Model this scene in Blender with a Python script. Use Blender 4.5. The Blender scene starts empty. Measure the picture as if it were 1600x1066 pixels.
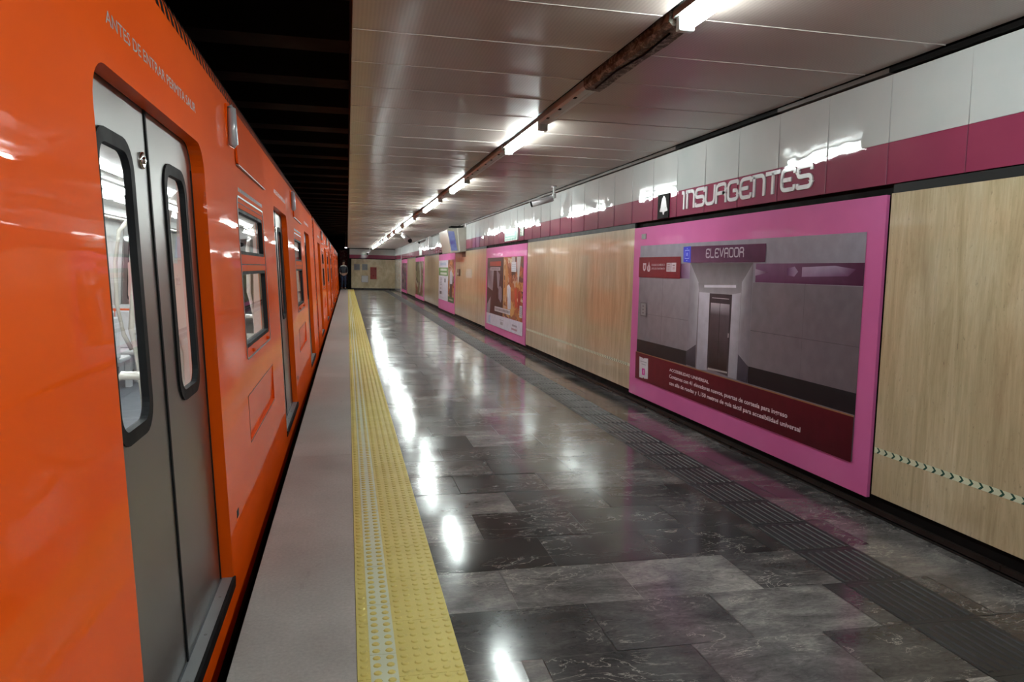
import bpy, bmesh, math, random
from mathutils import Vector, Matrix
from mathutils.geometry import tessellate_polygon

# ---------------------------------------------------------------- camera, world, exposure
SC = 0.875                       # layout units -> metres
scene = bpy.context.scene
COL = scene.collection
EYE = (0.0, 0.0, 1.6)
CAM_YAW, CAM_PITCH, CAM_ROLL, CAM_F = 0.221197646, 0.0953406682, 0.0213994177, 1150.5

def make_camera():
    cy, sy, cp, sp = math.cos(CAM_YAW), math.sin(CAM_YAW), math.cos(CAM_PITCH), math.sin(CAM_PITCH)
    fwd = Vector((sy*cp, cy*cp, -sp)); right = Vector((cy, -sy, 0)); up = right.cross(fwd)
    cr, sr = math.cos(CAM_ROLL), math.sin(CAM_ROLL)
    r2 = right*cr + up*sr; u2 = -right*sr + up*cr
    m = Matrix(((r2.x, u2.x, -fwd.x, 0), (r2.y, u2.y, -fwd.y, 0), (r2.z, u2.z, -fwd.z, 0), (0, 0, 0, 1)))
    cd = bpy.data.cameras.new('camera'); c = bpy.data.objects.new('camera', cd); COL.objects.link(c)
    cd.sensor_width = 36; cd.lens = CAM_F*36/1600; cd.clip_start = 0.05; cd.clip_end = 300
    c.matrix_world = Matrix.Translation(Vector(EYE)*SC) @ m
    scene.camera = c
make_camera()
w = bpy.data.worlds.new('world'); scene.world = w; w.use_nodes = True
w.node_tree.nodes['Background'].inputs[0].default_value = (0.5, 0.6, 0.7, 1)
w.node_tree.nodes['Background'].inputs[1].default_value = 0.0
scene.view_settings.view_transform = 'Standard'
scene.view_settings.look = 'None'
scene.view_settings.gamma = 1
scene.view_settings.use_curve_mapping = False
scene.view_settings.exposure = 1.35
TUBE_POWER = 30.0
TRAIN_POWER = 9.0

# ---------------------------------------------------------------- materials
MATS = {}
def nt(name):
    m = bpy.data.materials.new(name); m.use_nodes = True
    n = m.node_tree.nodes; n.clear()
    out = n.new('ShaderNodeOutputMaterial'); MATS[name] = m
    return m, n, m.node_tree.links, out
def pbsdf(n, l, out, col=(.5,.5,.5), rough=.5, metal=0, spec=.5, coat=0, coat_r=.05):
    b = n.new('ShaderNodeBsdfPrincipled')
    b.inputs['Base Color'].default_value = (*col, 1); b.inputs['Roughness'].default_value = rough
    b.inputs['Metallic'].default_value = metal; b.inputs['Specular IOR Level'].default_value = spec
    b.inputs['Coat Weight'].default_value = coat; b.inputs['Coat Roughness'].default_value = coat_r
    l.new(b.outputs[0], out.inputs[0]); return b
def pos(n, l, scale=(1,1,1)):
    g = n.new('ShaderNodeNewGeometry'); m = n.new('ShaderNodeVectorMath'); m.operation = 'MULTIPLY'
    m.inputs[1].default_value = tuple(s/SC for s in scale); l.new(g.outputs['Position'], m.inputs[0]); return m.outputs[0]
def objpos(n, l, scale=(1,1,1)):
    g = n.new('ShaderNodeTexCoord'); m = n.new('ShaderNodeVectorMath'); m.operation = 'MULTIPLY'
    m.inputs[1].default_value = tuple(s/SC for s in scale); l.new(g.outputs['Object'], m.inputs[0]); return m.outputs[0]
def noise(n, l, vec, scale=1, detail=4, rough=.5, dist=0):
    t = n.new('ShaderNodeTexNoise'); t.inputs['Scale'].default_value = scale; t.inputs['Detail'].default_value = detail
    t.inputs['Roughness'].default_value = rough; t.inputs['Distortion'].default_value = dist
    l.new(vec, t.inputs['Vector']); return t.outputs['Fac']
def ramp(n, l, fac, stops):
    r = n.new('ShaderNodeValToRGB'); e = r.color_ramp.elements
    while len(e) < len(stops): e.new(.5)
    for i, (p, c) in enumerate(stops):
        e[i].position = p; e[i].color = (*c, 1) if len(c) == 3 else c
    l.new(fac, r.inputs[0]); return r.outputs[0]
def mixc(n, l, fac, a, b, mode='MIX'):
    m = n.new('ShaderNodeMix'); m.data_type = 'RGBA'; m.blend_type = mode
    for s, v in ((m.inputs[0], fac), (m.inputs[6], a), (m.inputs[7], b)):
        if hasattr(v, 'is_linked'): l.new(v, s)
        elif isinstance(v, tuple): s.default_value = (*v, 1) if len(v) == 3 else v
        else: s.default_value = v
    return m.outputs[2]
def mrange(n, l, v, a, b, c, d):
    m = n.new('ShaderNodeMapRange'); m.inputs[1].default_value = a; m.inputs[2].default_value = b
    m.inputs[3].default_value = c; m.inputs[4].default_value = d; l.new(v, m.inputs[0]); return m.outputs[0]
def bump(n, l, h, b, strength=.2, dist=.01):
    bp = n.new('ShaderNodeBump'); bp.inputs['Strength'].default_value = strength; bp.inputs['Distance'].default_value = dist
    l.new(h, bp.inputs['Height']); l.new(bp.outputs[0], b.inputs['Normal']); return bp

def simple(name, col, rough=.5, metal=0, spec=.5, coat=0, var=.12, nscale=6, bmp=0):
    m, n, l, out = nt(name); b = pbsdf(n, l, out, col, rough, metal, spec, coat)
    f = noise(n, l, objpos(n, l), nscale, 5)
    lo = tuple(c*(1-var) for c in col); hi = tuple(min(1, c*(1+var)) for c in col)
    l.new(ramp(n, l, f, [(.3, lo), (.7, hi)]), b.inputs['Base Color'])
    l.new(mrange(n, l, f, .3, .7, rough*.85, min(1, rough*1.15)), b.inputs['Roughness'])
    if bmp: bump(n, l, noise(n, l, objpos(n, l), nscale*12, 3), b, bmp, .002)
    return m
def emit(name, col, strength):
    m, n, l, out = nt(name); e = n.new('ShaderNodeEmission')
    e.inputs[0].default_value = (*col, 1); e.inputs[1].default_value = strength; l.new(e.outputs[0], out.inputs[0]); return m

def mat_orange():
    m, n, l, out = nt('orange_paint'); b = pbsdf(n, l, out, (.80,.105,.006), .6, 0, .05, .40, .03)
    p = objpos(n, l)
    f = noise(n, l, p, 1.3, 3)
    l.new(ramp(n, l, f, [(.3, (.84,.092,.001)), (.7, (.90,.106,.002))]), b.inputs['Base Color'])
    wv = noise(n, l, objpos(n, l, (1, .25, 3.2)), 2.2, 2, .4)
    w2 = noise(n, l, objpos(n, l, (1, 1.5, 18)), 2.0, 2, .4)
    a = n.new('ShaderNodeMath'); a.operation = 'MULTIPLY_ADD'; a.inputs[1].default_value = .06
    l.new(w2, a.inputs[0]); l.new(wv, a.inputs[2])
    bp = bump(n, l, a.outputs[0], b, .5, .010); l.new(bp.outputs[0], b.inputs['Coat Normal']); return m
mat_orange()

def mat_steel():
    m, n, l, out = nt('brushed_steel'); b = pbsdf(n, l, out, (.30,.29,.28), .34, 1)
    f = noise(n, l, objpos(n, l, (3, 3, 90)), 3, 3); g = noise(n, l, objpos(n, l, (1,1,1)), 3, 4)
    l.new(ramp(n, l, g, [(.3, (.30,.29,.28)), (.7, (.34,.33,.32))]), b.inputs['Base Color'])
    l.new(mrange(n, l, g, .3, .7, .32, .40), b.inputs['Roughness']); return m
mat_steel()

def mat_glass(name, tint=(.88,.92,.92), ior=1.5):
    m, n, l, out = nt(name)
    t = n.new('ShaderNodeBsdfTransparent'); t.inputs[0].default_value = (*tint, 1)
    g = n.new('ShaderNodeBsdfGlossy'); g.inputs['Roughness'].default_value = .015; g.inputs[0].default_value = (.9,.92,.92,1)
    fr = n.new('ShaderNodeFresnel'); fr.inputs[0].default_value = ior
    mx = n.new('ShaderNodeMixShader'); l.new(fr.outputs[0], mx.inputs[0]); l.new(t.outputs[0], mx.inputs[1]); l.new(g.outputs[0], mx.inputs[2])
    l.new(mx.outputs[0], out.inputs[0]); return m
mat_glass('window_glass')

def mat_floor():
    m, n, l, out = nt('polished_marble'); b = pbsdf(n, l, out, (.1,.1,.1), .14, 0, .40)
    at = n.new('ShaderNodeAttribute'); at.attribute_name = 'tone'
    ad = n.new('ShaderNodeAttribute'); ad.attribute_name = 'seed'
    sp = n.new('ShaderNodeCombineXYZ'); l.new(ad.outputs['Fac'], sp.inputs[2])
    v = n.new('ShaderNodeVectorMath'); v.operation = 'ADD'; l.new(pos(n, l), v.inputs[0]); l.new(sp.outputs[0], v.inputs[1])
    s = n.new('ShaderNodeVectorMath'); s.operation = 'MULTIPLY'; s.inputs[1].default_value = (1, 2.1, 1); l.new(v.outputs[0], s.inputs[0])
    P = s.outputs[0]
    cloud = noise(n, l, P, 2.2, 8, .62, .6)
    vn = noise(n, l, P, 2.6, 7, .6, 1.6)
    d = n.new('ShaderNodeMath'); d.operation = 'SUBTRACT'; d.inputs[1].default_value = .5; l.new(vn, d.inputs[0])
    ab = n.new('ShaderNodeMath'); ab.operation = 'ABSOLUTE'; l.new(d.outputs[0], ab.inputs[0])
    vein = mrange(n, l, ab.outputs[0], 0, .012, 1, 0)
    mask = mrange(n, l, noise(n, l, P, 1.1, 2), .42, .56, 0, 1)
    vm = n.new('ShaderNodeMath'); vm.operation = 'MULTIPLY'; l.new(vein, vm.inputs[0]); l.new(mask, vm.inputs[1])
    fine = noise(n, l, P, 14, 6, .7, 2.0)
    c1 = ramp(n, l, cloud, [(.25, (.30,.29,.30)), (.5, (.92,.90,.90)), (.72, (1.9,1.85,1.78))])
    c2 = ramp(n, l, fine, [(.3, (.6,.6,.6)), (.7, (1.4,1.38,1.36))])
    tone = ramp(n, l, at.outputs['Fac'], [(0, (.013,.0135,.0145)), (.5, (.060,.060,.063)), (1, (.225,.222,.220))])
    c = mixc(n, l, 1.0, tone, c1, 'MULTIPLY'); c = mixc(n, l, 1.0, c, c2, 'MULTIPLY')
    vf = n.new('ShaderNodeMath'); vf.operation = 'MULTIPLY'; vf.inputs[1].default_value = .8; l.new(vm.outputs[0], vf.inputs[0])
    c = mixc(n, l, vf.outputs[0], c, (.42,.39,.36))
    l.new(c, b.inputs['Base Color'])
    r = noise(n, l, pos(n, l), 1.7, 6, .6); l.new(mrange(n, l, r, .3, .7, .09, .19), b.inputs['Roughness'])
    bump(n, l, noise(n, l, pos(n, l), 5, 3), b, .12, .003)
    return m
mat_floor()

def mat_travertine():
    m, n, l, out = nt('travertine'); b = pbsdf(n, l, out, (.5,.4,.27), .3, 0, .5, .7, .06)
    f = noise(n, l, pos(n, l, (1, 3.6, .45)), 2.0, 8, .68, .9)
    g = noise(n, l, pos(n, l, (1, 22, 1.4)), 2.0, 6, .7, .5)
    big = noise(n, l, pos(n, l, (1, 1, .3)), 1.1, 3)
    pit = noise(n, l, pos(n, l, (1, 26, 8)), 2.0, 6, .75)
    c = ramp(n, l, f, [(.25, (.35,.29,.18)), (.5, (.50,.435,.29)), (.75, (.62,.58,.44))])
    c = mixc(n, l, 1.0, c, ramp(n, l, g, [(.3, (.84,.82,.79)), (.7, (1.1,1.1,1.1))]), 'MULTIPLY')
    c = mixc(n, l, 1.0, c, ramp(n, l, big, [(.3, (.88,.87,.83)), (.7, (1.08,1.05,1.0))]), 'MULTIPLY')
    c = mixc(n, l, ramp(n, l, pit, [(.60, (0,0,0)), (.68, (.6,.6,.6))]), c, (.13,.10,.07))
    l.new(c, b.inputs['Base Color']); bump(n, l, pit, b, .08, .002); return m
mat_travertine()

def mat_enamel(name, lo, hi, coat=.9, rough=.25):
    m, n, l, out = nt(name); b = pbsdf(n, l, out, lo, .5, 0, .10, coat, .03)
    f = noise(n, l, pos(n, l), 2.0, 4); l.new(ramp(n, l, f, [(.3, lo), (.7, hi)]), b.inputs['Base Color'])
    bp = bump(n, l, noise(n, l, pos(n, l, (1, 1, 1.6)), 3.0, 2, .4), b, .35, .006); l.new(bp.outputs[0], b.inputs['Coat Normal']); return m
mat_enamel('white_enamel', (.46,.49,.49), (.51,.535,.53), .7)
mat_enamel('magenta_enamel', (.235,.032,.078), (.27,.040,.090), .8)
mat_enamel('pink_vinyl', (.60,.135,.36), (.66,.155,.40), .3, .4)

def mat_ceiling():
    m, n, l, out = nt('ceiling_panel'); b = pbsdf(n, l, out, (.33,.285,.265), .34, 0, .5, .25, .12)
    f = noise(n, l, pos(n, l, (.6, 1, 1)), .9, 4)
    c = ramp(n, l, f, [(.3, (.41,.350,.315)), (.7, (.48,.425,.385))])
    wv = n.new('ShaderNodeTexWave'); wv.wave_type = 'BANDS'; wv.bands_direction = 'X'; wv.inputs['Scale'].default_value = 14
    l.new(pos(n, l), wv.inputs['Vector'])
    c = mixc(n, l, mrange(n, l, wv.outputs['Fac'], 0, 1, 0, .16), c, (.12,.10,.095))
    l.new(c, b.inputs['Base Color'])
    b.inputs['Anisotropic'].default_value = .75
    tg = n.new('ShaderNodeTangent'); tg.direction_type = 'RADIAL'; tg.axis = 'Z'
    vv = n.new('ShaderNodeCombineXYZ'); vv.inputs[1].default_value = 1; l.new(vv.outputs[0], b.inputs['Tangent'])
    bump(n, l, noise(n, l, pos(n, l, (.5, 2, 1)), 2.5, 3), b, .25, .006); return m
mat_ceiling()

def mat_concrete():
    m, n, l, out = nt('platform_concrete'); b = pbsdf(n, l, out, (.3,.28,.27), .5, 0, .45)
    f = noise(n, l, pos(n, l), 1.4, 6, .6); g = noise(n, l, pos(n, l, (1,1,1)), 60, 3, .6)
    c = ramp(n, l, f, [(.3, (.31,.295,.285)), (.7, (.44,.425,.41))])
    c = mixc(n, l, 1.0, c, ramp(n, l, g, [(.3, (.88,.88,.88)), (.7, (1.1,1.1,1.1))]), 'MULTIPLY')
    s = noise(n, l, pos(n, l, (2, .8, 1)), 3.2, 7, .7, 1.0)
    c = mixc(n, l, ramp(n, l, s, [(.62, (0,0,0)), (.75, (.45,.45,.45))]), c, (.12,.11,.105))
    l.new(c, b.inputs['Base Color']); l.new(mrange(n, l, f, .3, .7, .34, .5), b.inputs['Roughness']); bump(n, l, g, b, .12, .002); return m
mat_concrete()

def mat_yellow():
    m, n, l, out = nt('yellow_tactile'); b = pbsdf(n, l, out, (.62,.46,.08), .45, 0, .4)
    f = noise(n, l, pos(n, l), 3, 6, .6); g = noise(n, l, pos(n, l), 22, 5, .7)
    c = ramp(n, l, f, [(.3, (.58,.49,.12)), (.7, (.68,.60,.18))])
    c = mixc(n, l, ramp(n, l, g, [(.55, (0,0,0)), (.8, (.35,.35,.35))]), c, (.28,.23,.10))
    l.new(c, b.inputs['Base Color']); return m
mat_yellow()

def mat_print(name='poster_print', rough=.42, coat=.10):
    m, n, l, out = nt(name); b = pbsdf(n, l, out, (.5,.5,.5), rough, 0, .12, coat, .08)
    a = n.new('ShaderNodeVertexColor'); a.layer_name = 'ink'
    f = noise(n, l, pos(n, l, (1, 1, 1)), 9, 5)
    c = mixc(n, l, 1.0, a.outputs[0], ramp(n, l, f, [(.3, (.92,.885,.98)), (.7, (1.10,1.06,1.18))]), 'MULTIPLY')
    l.new(c, b.inputs['Base Color']); return m
mat_print()

def mat_busy(name, cols, scale, sc=(1,1,1)):
    m, n, l, out = nt(name); b = pbsdf(n, l, out, (.5,.5,.5), .42, 0, .12, .10, .08)
    v = n.new('ShaderNodeTexVoronoi'); v.inputs['Scale'].default_value = scale
    ns = n.new('ShaderNodeTexNoise'); ns.inputs['Scale'].default_value = scale*.7; ns.inputs['Detail'].default_value = 5
    p = pos(n, l, sc); l.new(p, ns.inputs['Vector'])
    mx = n.new('ShaderNodeVectorMath'); mx.operation = 'ADD'; l.new(p, mx.inputs[0]); l.new(ns.outputs['Color'], mx.inputs[1]); l.new(mx.outputs[0], v.inputs['Vector'])
    sx = n.new('ShaderNodeSeparateColor'); l.new(v.outputs['Color'], sx.inputs[0])
    k = len(cols); c = ramp(n, l, sx.outputs[0], [((i+.5)/k, q) for i, q in enumerate(cols)])
    l.new(c, b.inputs['Base Color']); return m
mat_busy('busy_food_print', [(.35,.10,.04),(.12,.04,.03),(.55,.30,.10),(.30,.05,.03),(.50,.42,.30),(.05,.03,.03),(.42,.16,.05)], 4, (1, .6, 1.6))
mat_busy('busy_forest_print', [(.05,.045,.03),(.12,.09,.06),(.10,.14,.05),(.30,.28,.22),(.16,.05,.03)], 3.2, (1, .35, 1.0))
mat_busy('busy_night_print', [(.03,.03,.05),(.08,.07,.12),(.15,.05,.06),(.25,.20,.22),(.04,.05,.09)], 3.5, (1, .35, 1.4))
mat_busy('busy_crimson_print', [(.20,.02,.035),(.05,.015,.02),(.35,.05,.06),(.10,.02,.03),(.35,.2,.18)], 9)

simple('cream_interior', (.62,.62,.60), .35, coat=.2)
simple('train_floor', (.10,.115,.135), .5)
simple('black_rubber', (.008,.008,.009), .6, spec=.15)
simple('dark_seam', (.02,.018,.017), .6)
simple('sill_aluminium', (.33,.36,.38), .42, .6)
simple('silver_vinyl', (.42,.43,.44), .4, .3, var=.05)
simple('chrome', (.75,.75,.76), .12, 1, var=.03)
simple('lens_grey', (.42,.47,.52), .15, coat=.6, var=.05)
simple('pole_cream', (.62,.58,.50), .25, coat=.6, var=.04)
simple('partition_pink', (.72,.46,.41), .3, coat=.4, var=.04)
simple('partition_edge', (.80,.66,.60), .35, var=.04)
simple('seat_white', (.62,.63,.64), .3, coat=.3, var=.05)
simple('seat_orange', (.80,.13,.03), .35, coat=.3, var=.05)
simple('roof_grey', (.09,.085,.08), .6)
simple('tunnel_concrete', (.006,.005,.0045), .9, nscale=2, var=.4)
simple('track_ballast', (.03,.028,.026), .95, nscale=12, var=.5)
simple('rail_steel', (.2,.19,.18), .4, .8)
simple('black_plinth', (.010,.009,.009), .3, var=.3)
simple('brown_ledge', (.016,.011,.009), .5, spec=.2, var=.3)
simple('brown_cap', (.075,.056,.048), .45)
simple('dark_slot', (.004,.0035,.0035), .7, spec=.1)
simple('flashing_grey', (.016,.018,.019), .5, spec=.2)
simple('guide_rubber', (.024,.025,.028), .38, var=.2)
simple('photoluminescent_film', (.60,.66,.50), .35, var=.06)
simple('film_green', (.01,.075,.05), .4)
simple('fixture_cream', (.52,.60,.59), .4, coat=.1, nscale=5, var=.12)
simple('panel_lip', (.62,.56,.53), .22, .2, coat=.4, var=.03)
simple('joint_dark', (.12,.11,.105), .5)
simple('joint_grey', (.42,.43,.43), .4, var=.03)
simple('joint_magenta', (.24,.06,.11), .4, coat=.1, var=.03)
simple('letter_white', (.60,.60,.63), .3, coat=.4, var=.03)
simple('paper_white', (.62,.64,.66), .4, var=.05)
simple('sign_black', (.006,.006,.007), .6, spec=.1)
simple('sign_teal', (.11,.42,.34), .3, coat=.3, var=.06)
simple('sign_pale', (.62,.75,.70), .3, var=.04)
simple('exit_dark_green', (.02,.09,.035), .35)
simple('metal_grey', (.24,.25,.25), .4, .3)
simple('cabinet_beige', (.40,.39,.34), .35, coat=.3, var=.05)
simple('camera_grey', (.42,.40,.42), .35, coat=.2, var=.05)
simple('bracket_white', (.72,.74,.74), .3, coat=.4, var=.03)
simple('cream_tile', (.50,.51,.50), .25, coat=.6, var=.04)
simple('notice_grey', (.16,.18,.20), .3, coat=.3, var=.25, nscale=20)
simple('notice_white', (.48,.52,.53), .35, var=.1, nscale=20)
simple('notice_red', (.22,.012,.010), .3, coat=.3, var=.15)
simple('skin', (.42,.25,.18), .5, var=.05)
simple('jacket_dark', (.04,.046,.06), .8)
simple('scarf_pale', (.66,.63,.58), .8)
simple('trousers_navy', (.022,.03,.07), .85)
simple('hair_dark', (.012,.009,.008), .6)
simple('box_brown', (.13,.07,.05), .5)
emit('tube_light', (.90,1.0,.97), TUBE_POWER)
emit('car_light', (.95,1.0,1.0), TRAIN_POWER)
emit('lamp_light', (.9,.95,1.0), 1.5)

def mat_dirty():
    m, n, l, out = nt('rusty_tray'); b = pbsdf(n, l, out, (.2,.15,.12), .6, .2)
    f = noise(n, l, pos(n, l, (6, 3, 6)), 3, 8, .75, 1.5)
    l.new(ramp(n, l, f, [(.35, (.05,.042,.036)), (.5, (.13,.115,.095)), (.58, (.40,.37,.31)), (.7, (.08,.070,.058))]), b.inputs['Base Color'])
    bump(n, l, f, b, .5, .004); return m
mat_dirty()
def mat_screen():
    m, n, l, out = nt('monitor_screen'); e = n.new('ShaderNodeEmission'); e.inputs[1].default_value = .22
    c = noise(n, l, objpos(n, l, (1, 2, 1.4)), 2.5, 2)
    l.new(ramp(n, l, c, [(.3, (.16,.12,.40)), (.5, (.28,.32,.62)), (.65, (.42,.48,.70)), (.8, (.40,.12,.18))]), e.inputs[0])
    l.new(e.outputs[0], out.inputs[0])
mat_screen()

# ---------------------------------------------------------------- mesh helpers
ORIG = {}
class MB:
    def __init__(s): s.v = []; s.f = []; s.m = []; s.sm = []; s.ink = []; s.att = {}
    def face(s, pts, mi=0, smooth=False, ink=None):
        i = len(s.v); s.v += [tuple(p) for p in pts]; s.f.append(tuple(range(i, i+len(pts)))); s.m.append(mi); s.sm.append(smooth)
        if ink is not None: s.ink.append(ink)
    def grid(s, P, mi=0, smooth=True, flip=False):   # P[i][j] points, shared verts
        i0 = len(s.v); R = len(P); Cn = len(P[0])
        for r in P: s.v += [tuple(p) for p in r]
        for a in range(R-1):
            for b in range(Cn-1):
                q = (i0+a*Cn+b, i0+a*Cn+b+1, i0+(a+1)*Cn+b+1, i0+(a+1)*Cn+b)
                s.f.append(q[::-1] if flip else q); s.m.append(mi); s.sm.append(smooth)
    def box(s, x0, x1, y0, y1, z0, z1, mi=0):
        p = [(x0,y0,z0),(x1,y0,z0),(x1,y1,z0),(x0,y1,z0),(x0,y0,z1),(x1,y0,z1),(x1,y1,z1),(x0,y1,z1)]
        i = len(s.v); s.v += p
        for q in ((3,2,1,0),(4,5,6,7),(0,1,5,4),(1,2,6,5),(2,3,7,6),(3,0,4,7)):
            s.f.append(tuple(i+k for k in q)); s.m.append(mi); s.sm.append(False)
        return s
    def bbox(s, x0, x1, y0, y1, z0, z1, b=.01, mi=0):     # box with chamfered edges
        t = bmesh.new(); bmesh.ops.create_cube(t, size=1)
        for v in t.verts: v.co = Vector(((x0+x1)/2+v.co.x*(x1-x0), (y0+y1)/2+v.co.y*(y1-y0), (z0+z1)/2+v.co.z*(z1-z0)))
        bmesh.ops.bevel(t, geom=t.edges[:], offset=b, segments=2, profile=.5, affect='EDGES')
        i = len(s.v); t.verts.index_update(); s.v += [tuple(v.co) for v in t.verts]
        for f in t.faces: s.f.append(tuple(i+v.index for v in f.verts)); s.m.append(mi); s.sm.append(False)
        t.free(); return s
    def tube(s, pts, r, n=10, mi=0, cap=True):
        pts = [Vector(p) for p in pts]; rings = []
        rs = r if isinstance(r, (list, tuple)) else [r]*len(pts)
        up = Vector((0,0,1))
        for k, p in enumerate(pts):
            d = (pts[min(k+1, len(pts)-1)] - pts[max(k-1, 0)]).normalized()
            a = d.cross(up)
            if a.length < .1: a = d.cross(Vector((0,1,0)))
            a.normalize(); b = d.cross(a)
            rings.append([p + (a*math.cos(t*2*math.pi/n) + b*math.sin(t*2*math.pi/n))*rs[k] for t in range(n)])
        i = len(s.v)
        for q in rings: s.v += [tuple(x) for x in q]
        for k in range(len(pts)-1):
            for t in range(n):
                s.f.append((i+k*n+t, i+k*n+(t+1)%n, i+(k+1)*n+(t+1)%n, i+(k+1)*n+t)); s.m.append(mi); s.sm.append(True)
        if cap:
            s.f.append(tuple(i+t for t in range(n))[::-1]); s.m.append(mi); s.sm.append(False)
            s.f.append(tuple(i+(len(pts)-1)*n+t for t in range(n))); s.m.append(mi); s.sm.append(False)
        return s
    def plate(s, outer, holes, w0, w1, mp, mf=0, mb=None, mr=None):
        """flat plate from a (u,v) outline with holes; w1 is the front, mp maps (u,v,w) to a point"""
        mb = mf if mb is None else mb; mr = mf if mr is None else mr
        loops = [outer]+list(holes); flat = [p for L in loops for p in L]
        tr = tessellate_polygon([[Vector((p[0], p[1], 0)) for p in L] for L in loops])
        i = len(s.v); N = len(flat)
        s.v += [tuple(mp(p[0], p[1], w1)) for p in flat]
        c = mp(0,0,1); o = mp(0,0,0); fr = Vector(c)-Vector(o)
        def add(t, mi, want):
            pts = [Vector(s.v[k]) for k in t]; nn = (pts[1]-pts[0]).cross(pts[2]-pts[0])
            s.f.append(t if nn.dot(want) > 0 else t[::-1]); s.m.append(mi); s.sm.append(False)
        for t in tr: add(tuple(i+k for k in t), mf, fr)
        if w0 is None: return s
        s.v += [tuple(mp(p[0], p[1], w0)) for p in flat]
        for t in tr: add(tuple(i+N+k for k in t), mb, -fr)
        k = 0
        for li, L in enumerate(loops):
            n = len(L); area = sum(L[a][0]*L[(a+1)%n][1]-L[(a+1)%n][0]*L[a][1] for a in range(n))
            for a in range(n):
                b = (a+1) % n
                q = (i+k+a, i+k+b, i+N+k+b, i+N+k+a)
                e = Vector(s.v[q[1]])-Vector(s.v[q[0]]); nn = e.cross(fr)
                sgn = 1 if (area > 0) == (li == 0) else -1
                pu, pv = L[b][0]-L[a][0], L[b][1]-L[a][1]
                outn = Vector(mp(pv, -pu, 0))-Vector(o) if True else nn
                add(q, mr, outn*sgn)
            k += n
        return s
    def build(s, name, mats, parent=None, origin=None, label=None):
        if origin is None: origin = ORIG[parent.name] if parent else (0,0,0)
        me = bpy.data.meshes.new(name)
        me.from_pydata([((x-origin[0])*SC, (y-origin[1])*SC, (z-origin[2])*SC) for x, y, z in s.v], [], s.f)
        for m in (mats if isinstance(mats, (list, tuple)) else [mats]): me.materials.append(MATS[m])
        me.polygons.foreach_set('material_index', s.m); me.polygons.foreach_set('use_smooth', s.sm)
        if s.ink:
            a = me.color_attributes.new('ink', 'FLOAT_COLOR', 'CORNER'); k = 0
            for p, cc in zip(me.polygons, s.ink):
                for j in range(p.loop_total):
                    c = cc[j] if isinstance(cc[0], (tuple, list)) else cc
                    a.data[k].color = (*c, 1); k += 1
        for an, vals in s.att.items():
            a = me.attributes.new(an, 'FLOAT', 'FACE'); a.data.foreach_set('value', vals)
        me.update()
        o = bpy.data.objects.new(name, me); COL.objects.link(o)
        ORIG[o.name] = origin
        if parent: o.parent = parent
        else: o.location = [c*SC for c in origin]
        if label: o['label'] = label
        return o
def thing(name, loc, label, cat, group=None):
    o = bpy.data.objects.new(name, None); COL.objects.link(o); o.location = [c*SC for c in loc]
    o.empty_display_size = .1; ORIG[o.name] = tuple(loc); tag(o, label, cat, group); return o
def tag(o, label, cat, group=None, kind=None):
    if label: o['label'] = label
    if cat: o['category'] = cat
    if group: o['group'] = group
    if kind: o['kind'] = kind
    return o
def struct(o): o['kind'] = 'structure'; return o
def rrect(u0, u1, v0, v1, r=.05, n=6):
    P = []
    for cx, cy, a0 in ((u1-r, v1-r, 0), (u0+r, v1-r, 90), (u0+r, v0+r, 180), (u1-r, v0+r, 270)):
        for k in range(n+1):
            a = math.radians(a0+90*k/n); P.append((cx+r*math.cos(a), cy+r*math.sin(a)))
    return P
def rect(u0, u1, v0, v1): return [(u0,v0),(u1,v0),(u1,v1),(u0,v1)]
def round_poly(pts, r, n=5):
    out = [pts[0]]
    for a, b, c in zip(pts, pts[1:], pts[2:]):
        A, B, C_ = Vector(a), Vector(b), Vector(c)
        d1, d2 = (A-B), (C_-B); q = min(r, d1.length*.5, d2.length*.5)
        p0, p1 = B+d1.normalized()*q, B+d2.normalized()*q
        for k in range(n+1):
            t = k/n; out.append(tuple(p0*(1-t)**2 + B*2*t*(1-t) + p1*t*t))
    out.append(pts[-1]); return out
def ribbon(mb, pts, t, mp, w, mi=0, wb=None):
    V = [Vector(p) for p in pts]; L = []; R = []
    for k, p in enumerate(V):
        d0 = (V[k]-V[k-1]).normalized() if k else (V[1]-V[0]).normalized()
        d1 = (V[k+1]-V[k]).normalized() if k < len(V)-1 else d0
        n0 = Vector((-d0.y, d0.x)); n1 = Vector((-d1.y, d1.x)); m = (n0+n1)
        m = m.normalized() if m.length > 1e-6 else n0
        q = t/2/max(.5, m.dot(n0)); L.append(p+m*q); R.append(p-m*q)
    for k in range(len(V)-1):
        quad = [L[k], R[k], R[k+1], L[k+1]]
        ar = sum(quad[a].x*quad[(a+1)%4].y-quad[(a+1)%4].x*quad[a].y for a in range(4))
        if abs(ar) < 1e-12: continue
        mb.plate([tuple(x) for x in quad], [], wb, w, mp, mi)
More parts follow.
